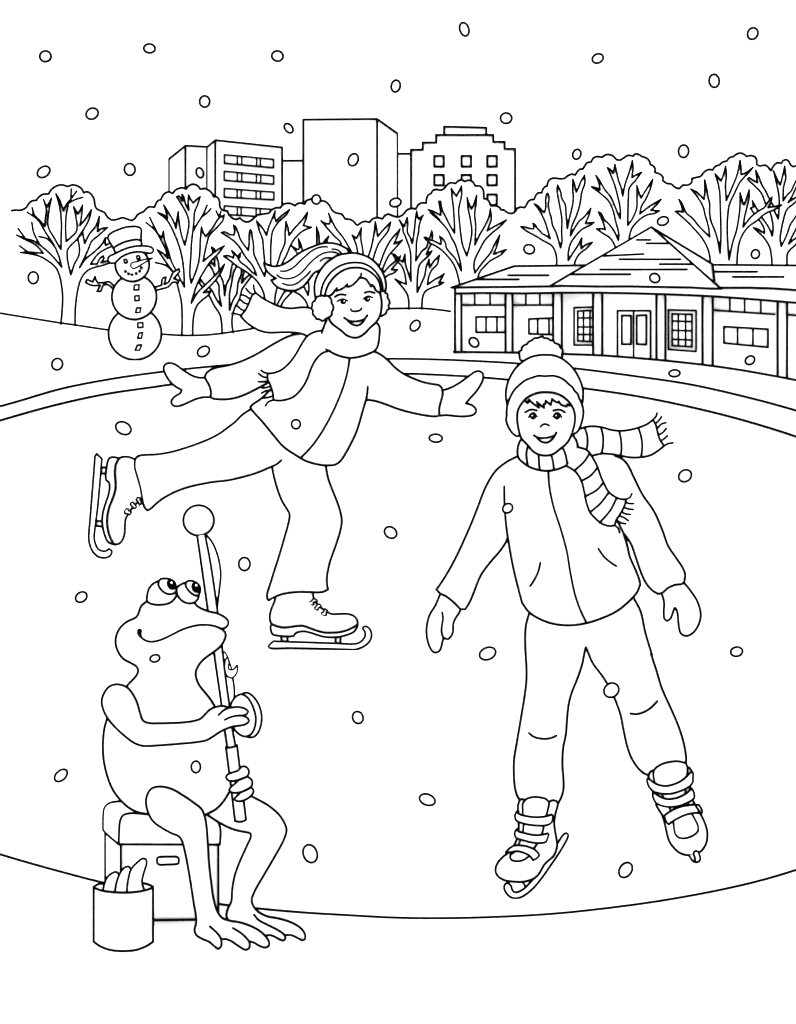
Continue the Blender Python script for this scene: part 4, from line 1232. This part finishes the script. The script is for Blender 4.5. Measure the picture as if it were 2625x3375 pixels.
bk = thing('tin_can', P(406, 3110, 3.238), 'open white tin can of worms standing in front of the storage box', 'can')
bdp = 3.238
m = Mesh(M_METAL)
m.solid([(Hh('*57,948 100,968 180,980 255,984 330,980 400,968 *450,950 *450,1308 410,1335 340,1362 255,1370 170,1363 100,1338 *57,1308 57,948'), True)], bdp, .05, 90)
m.solid([(Hh('57,946 80,932 133,922 255,917 385,922 425,933 450,946'), True), (Hh('450,1010 255,1040 57,1010'), False)], bdp + .05, .004, 40)
m.build('body', bk, label='smooth round can wall with an open rim')
fishes = (('118,970 130,920 150,880 180,855 205,848 222,860 232,880', '240,960 200,1020 130,1020', 'shortest worm sticking out of the tin can, at its left rim', .040),
          ('198,976 208,920 225,870 245,835 270,815 290,813 305,832', '330,900 320,1010 210,1030', 'middle worm sticking out of the tin can, between two others', .033),
          ('276,978 285,900 305,830 345,785 380,760 403,766 407,790 390,850 378,900 380,935 394,970', '380,1030 290,1030', 'tallest curved worm sticking out of the tin can, leaning right', .026))
for a, c, lab, k in fishes:
    m = Mesh(M_SKIN)
    m.solid([(Hh(a), True), (Hh(c), False)], bdp + k, .003, 30)
    m.build('worm', label=lab, cat='worm', group='worms in the tin can')

# ------------------------------------------------------------------ snowflakes
flakes = [
    (150, 185, 20, 19, 0, 6.0, 'falling snowflake high in the sky at the far left, topmost there'),
    (493, 159, 20, 16, 5, 6.5, 'wide flat snowflake high in the sky above the left buildings'),
    (915, 184, 20, 18, 10, 6.2, 'round snowflake high in the sky above the gap before the tall tower'),
    (304, 374, 22, 19, -30, 6.4, 'tilted snowflake in the open sky above the leftmost tree'),
    (675, 334, 18, 20, 0, 6.1, 'upright snowflake in the sky just above the office block'),
    (1305, 283, 16, 21, 12, 6.6, 'narrow snowflake in the sky right above the tall tower'),
    (952, 422, 19, 13, 50, 6.3, 'small slanted snowflake in the sky beside the tall tower, left of its roof'),
    (1531, 96, 16, 24, -18, 6.0, 'tall leaning snowflake at the very top, above the stepped building'),
    (1971, 192, 20, 16, -25, 6.4, 'slanted snowflake in the sky above the trees, right of the stepped building'),
    (2482, 110, 18, 21, 25, 6.2, 'round snowflake in the top right corner of the sky'),
    (2355, 266, 18, 23, -5, 6.5, 'tall oval snowflake below the one in the top right corner'),
    (1669, 389, 20, 18.5, 0, 6.1, 'round snowflake beside the roof of the stepped building, on its right'),
    (1902, 508, 14.5, 18, 20, 6.6, 'small snowflake touching the sky just over the tree behind the flat roof'),
    (2254, 498, 18, 22, 5, 6.3, 'oval snowflake above the dip between the two right hand tree crowns'),
    (144, 566, 24, 18, -35, 6.0, 'large slanted snowflake just above the leftmost tree crown'),
    (428, 558, 19, 21, -10, 6.2, 'lumpy snowflake in the sky above the snowman hat'),
    (659, 569, 12.5, 18, -18, 6.5, 'small narrow snowflake in front of the office block rear wing'),
    (1165, 526, 17, 22, 25, 6.4, 'leaning snowflake in front of the tall tower wall'),
    (1043, 657, 15.5, 16.5, 0, 6.0, 'small round snowflake on the crown edge below the tall tower'),
    (1304, 667, 20, 15, -15, 6.3, 'flat snowflake above the treetops, between tall tower and stepped building'),
    (2186, 728, 20, 15, -20, 6.2, 'flat snowflake just right of the pyramid roof peak'),
    (110, 915, 18, 21, 0, 5.6, 'upright snowflake under the low branches of the leftmost tree'),
    (1745, 821, 19, 16.5, 15, 6.1, 'round snowflake before the trees, just above the flat left roof'),
    (2159, 916, 18, 16, 25, 6.0, 'round snowflake in front of the pyramid roof shingles'),
    (2491, 837, 14.5, 16, 20, 6.3, 'small snowflake between the two trunks behind the right roof wing'),
    (1369, 1073, 21, 15.5, -52, 5.4, 'slanted snowflake before the snow hill, beside the girl with ear muffs'),
    (1563, 1128, 18.5, 15, 45, 5.6, 'snowflake in front of the pavilion wall under its leftmost window'),
    (671, 1158, 22.5, 17, -32, 5.0, 'large slanted snowflake between the snowman and the outstretched mitten'),
    (189, 1200, 19, 20.5, 20, 5.2, 'round snowflake over the snow left of the snowman base'),
    (2224, 1230, 19.5, 12.5, -3, 5.5, 'very flat snowflake before the pavilion porch, over the path'),
    (2473, 1187, 17.5, 14.5, -35, 5.6, 'snowflake in front of the pavilion wall below its rightmost window'),
    (407, 1411, 28, 21, 28, 4.6, 'big snowflake over the ice above the raised trouser leg'),
    (976, 1398, 16, 16.5, 0, 5.2, 'small round snowflake in front of the girl jacket'),
    (1437, 1444, 23, 14.5, 3, 4.6, 'flat wide snowflake below the right mitten of the girl'),
    (2259, 1568, 23.5, 20, -35, 4.2, 'snowflake over the ice right of the boy shoulder'),
    (1674, 1675, 18.5, 16, -35, 3.1, 'snowflake in front of the boy chest at the sleeve crease'),
    (1288, 1755, 23, 19, 35, 4.4, 'snowflake over the ice between the girl standing leg and the boy'),
    (806, 1859, 20, 23, 0, 4.2, 'upright snowflake right of the fishing rod, beside the girl trouser leg'),
    (268, 1968, 21.5, 17, -35, 3.4, 'slanted snowflake left of the frog eyes, under the raised skate'),
    (511, 2170, 17.5, 13, -15, 3.0, 'small snowflake in front of the frog chin'),
    (1608, 2154, 29, 21, -22, 3.5, 'big slanted snowflake over the ice beside the boy left mitten'),
    (2429, 2148, 21, 16.5, -10, 3.6, 'snowflake at the right edge over the ice, level with the boy knees'),
    (2016, 2275, 27, 24, -35, 3.2, 'round snowflake in front of the inner trouser leg of the boy'),
    (1180, 2365, 18.5, 21.5, -20, 3.6, 'upright snowflake over the ice right of the fishing reel'),
    (646, 2528, 16.5, 20.5, 0, 3.0, 'small snowflake in front of the frog belly'),
    (201, 2556, 26, 17, -42, 3.3, 'slanted snowflake left of the frog back'),
    (1409, 2636, 28, 19, 20, 3.3, 'wide snowflake over the ice left of the boy front leg'),
    (1023, 2814, 24, 31.5, -20, 3.1, 'largest leaning snowflake over the ice right of the frog knee'),
    (2063, 2868, 28, 21, -55, 3.2, 'large slanted snowflake over the ice between the two skates of the boy'),
]
for x, y, a, b_r, rot, d, lab in flakes:
    m = Mesh(M_SNOW)
    m.solid([(p[0], p[1], False) for p in ellipse(x, y, a - 1, b_r - 1, rot, 24)], d, min(a, b_r) * d / F * .8, min(a, b_r), lw=8.5)
    c = P(x, y, d)
    m.build('snowflake', label=lab, cat='snowflake', group='falling snowflakes', base=c)

# ------------------------------------------------------------------ camera, light, sky
cam = bpy.data.cameras.new('camera')
cam.sensor_fit = 'HORIZONTAL'
cam.sensor_width = 36
cam.lens = 36 * F / W
cam.shift_y = -(H / 2 - YH) / W
cam.clip_end = 5000
cam.clip_start = .05
co_ = bpy.data.objects.new('camera', cam)
co_.location = (0, 0, EYE)
co_.rotation_euler = (math.radians(90), 0, 0)
col.objects.link(co_)
scene.camera = co_

w = bpy.data.worlds.new('World')
scene.world = w
w.use_nodes = True
bg = w.node_tree.nodes['Background']
bg.inputs['Color'].default_value = (1, 1, 1, 1)      # evenly white snowing sky
bg.inputs['Strength'].default_value = 1.0
sun = bpy.data.lights.new('sun', 'SUN')
sun.energy = 1.5
sun.angle = math.radians(60)
sun.color = (1, .99, .97)
so_ = bpy.data.objects.new('sun', sun)
so_.rotation_euler = (math.radians(71), 0, math.radians(-12))
so_.location = (0, 0, 20)
col.objects.link(so_)

scene.view_settings.view_transform = 'Standard'
scene.view_settings.look = 'None'
scene.view_settings.exposure = 1.35
scene.view_settings.gamma = 1
scene.cycles.max_bounces = 12
scene.cycles.diffuse_bounces = 12
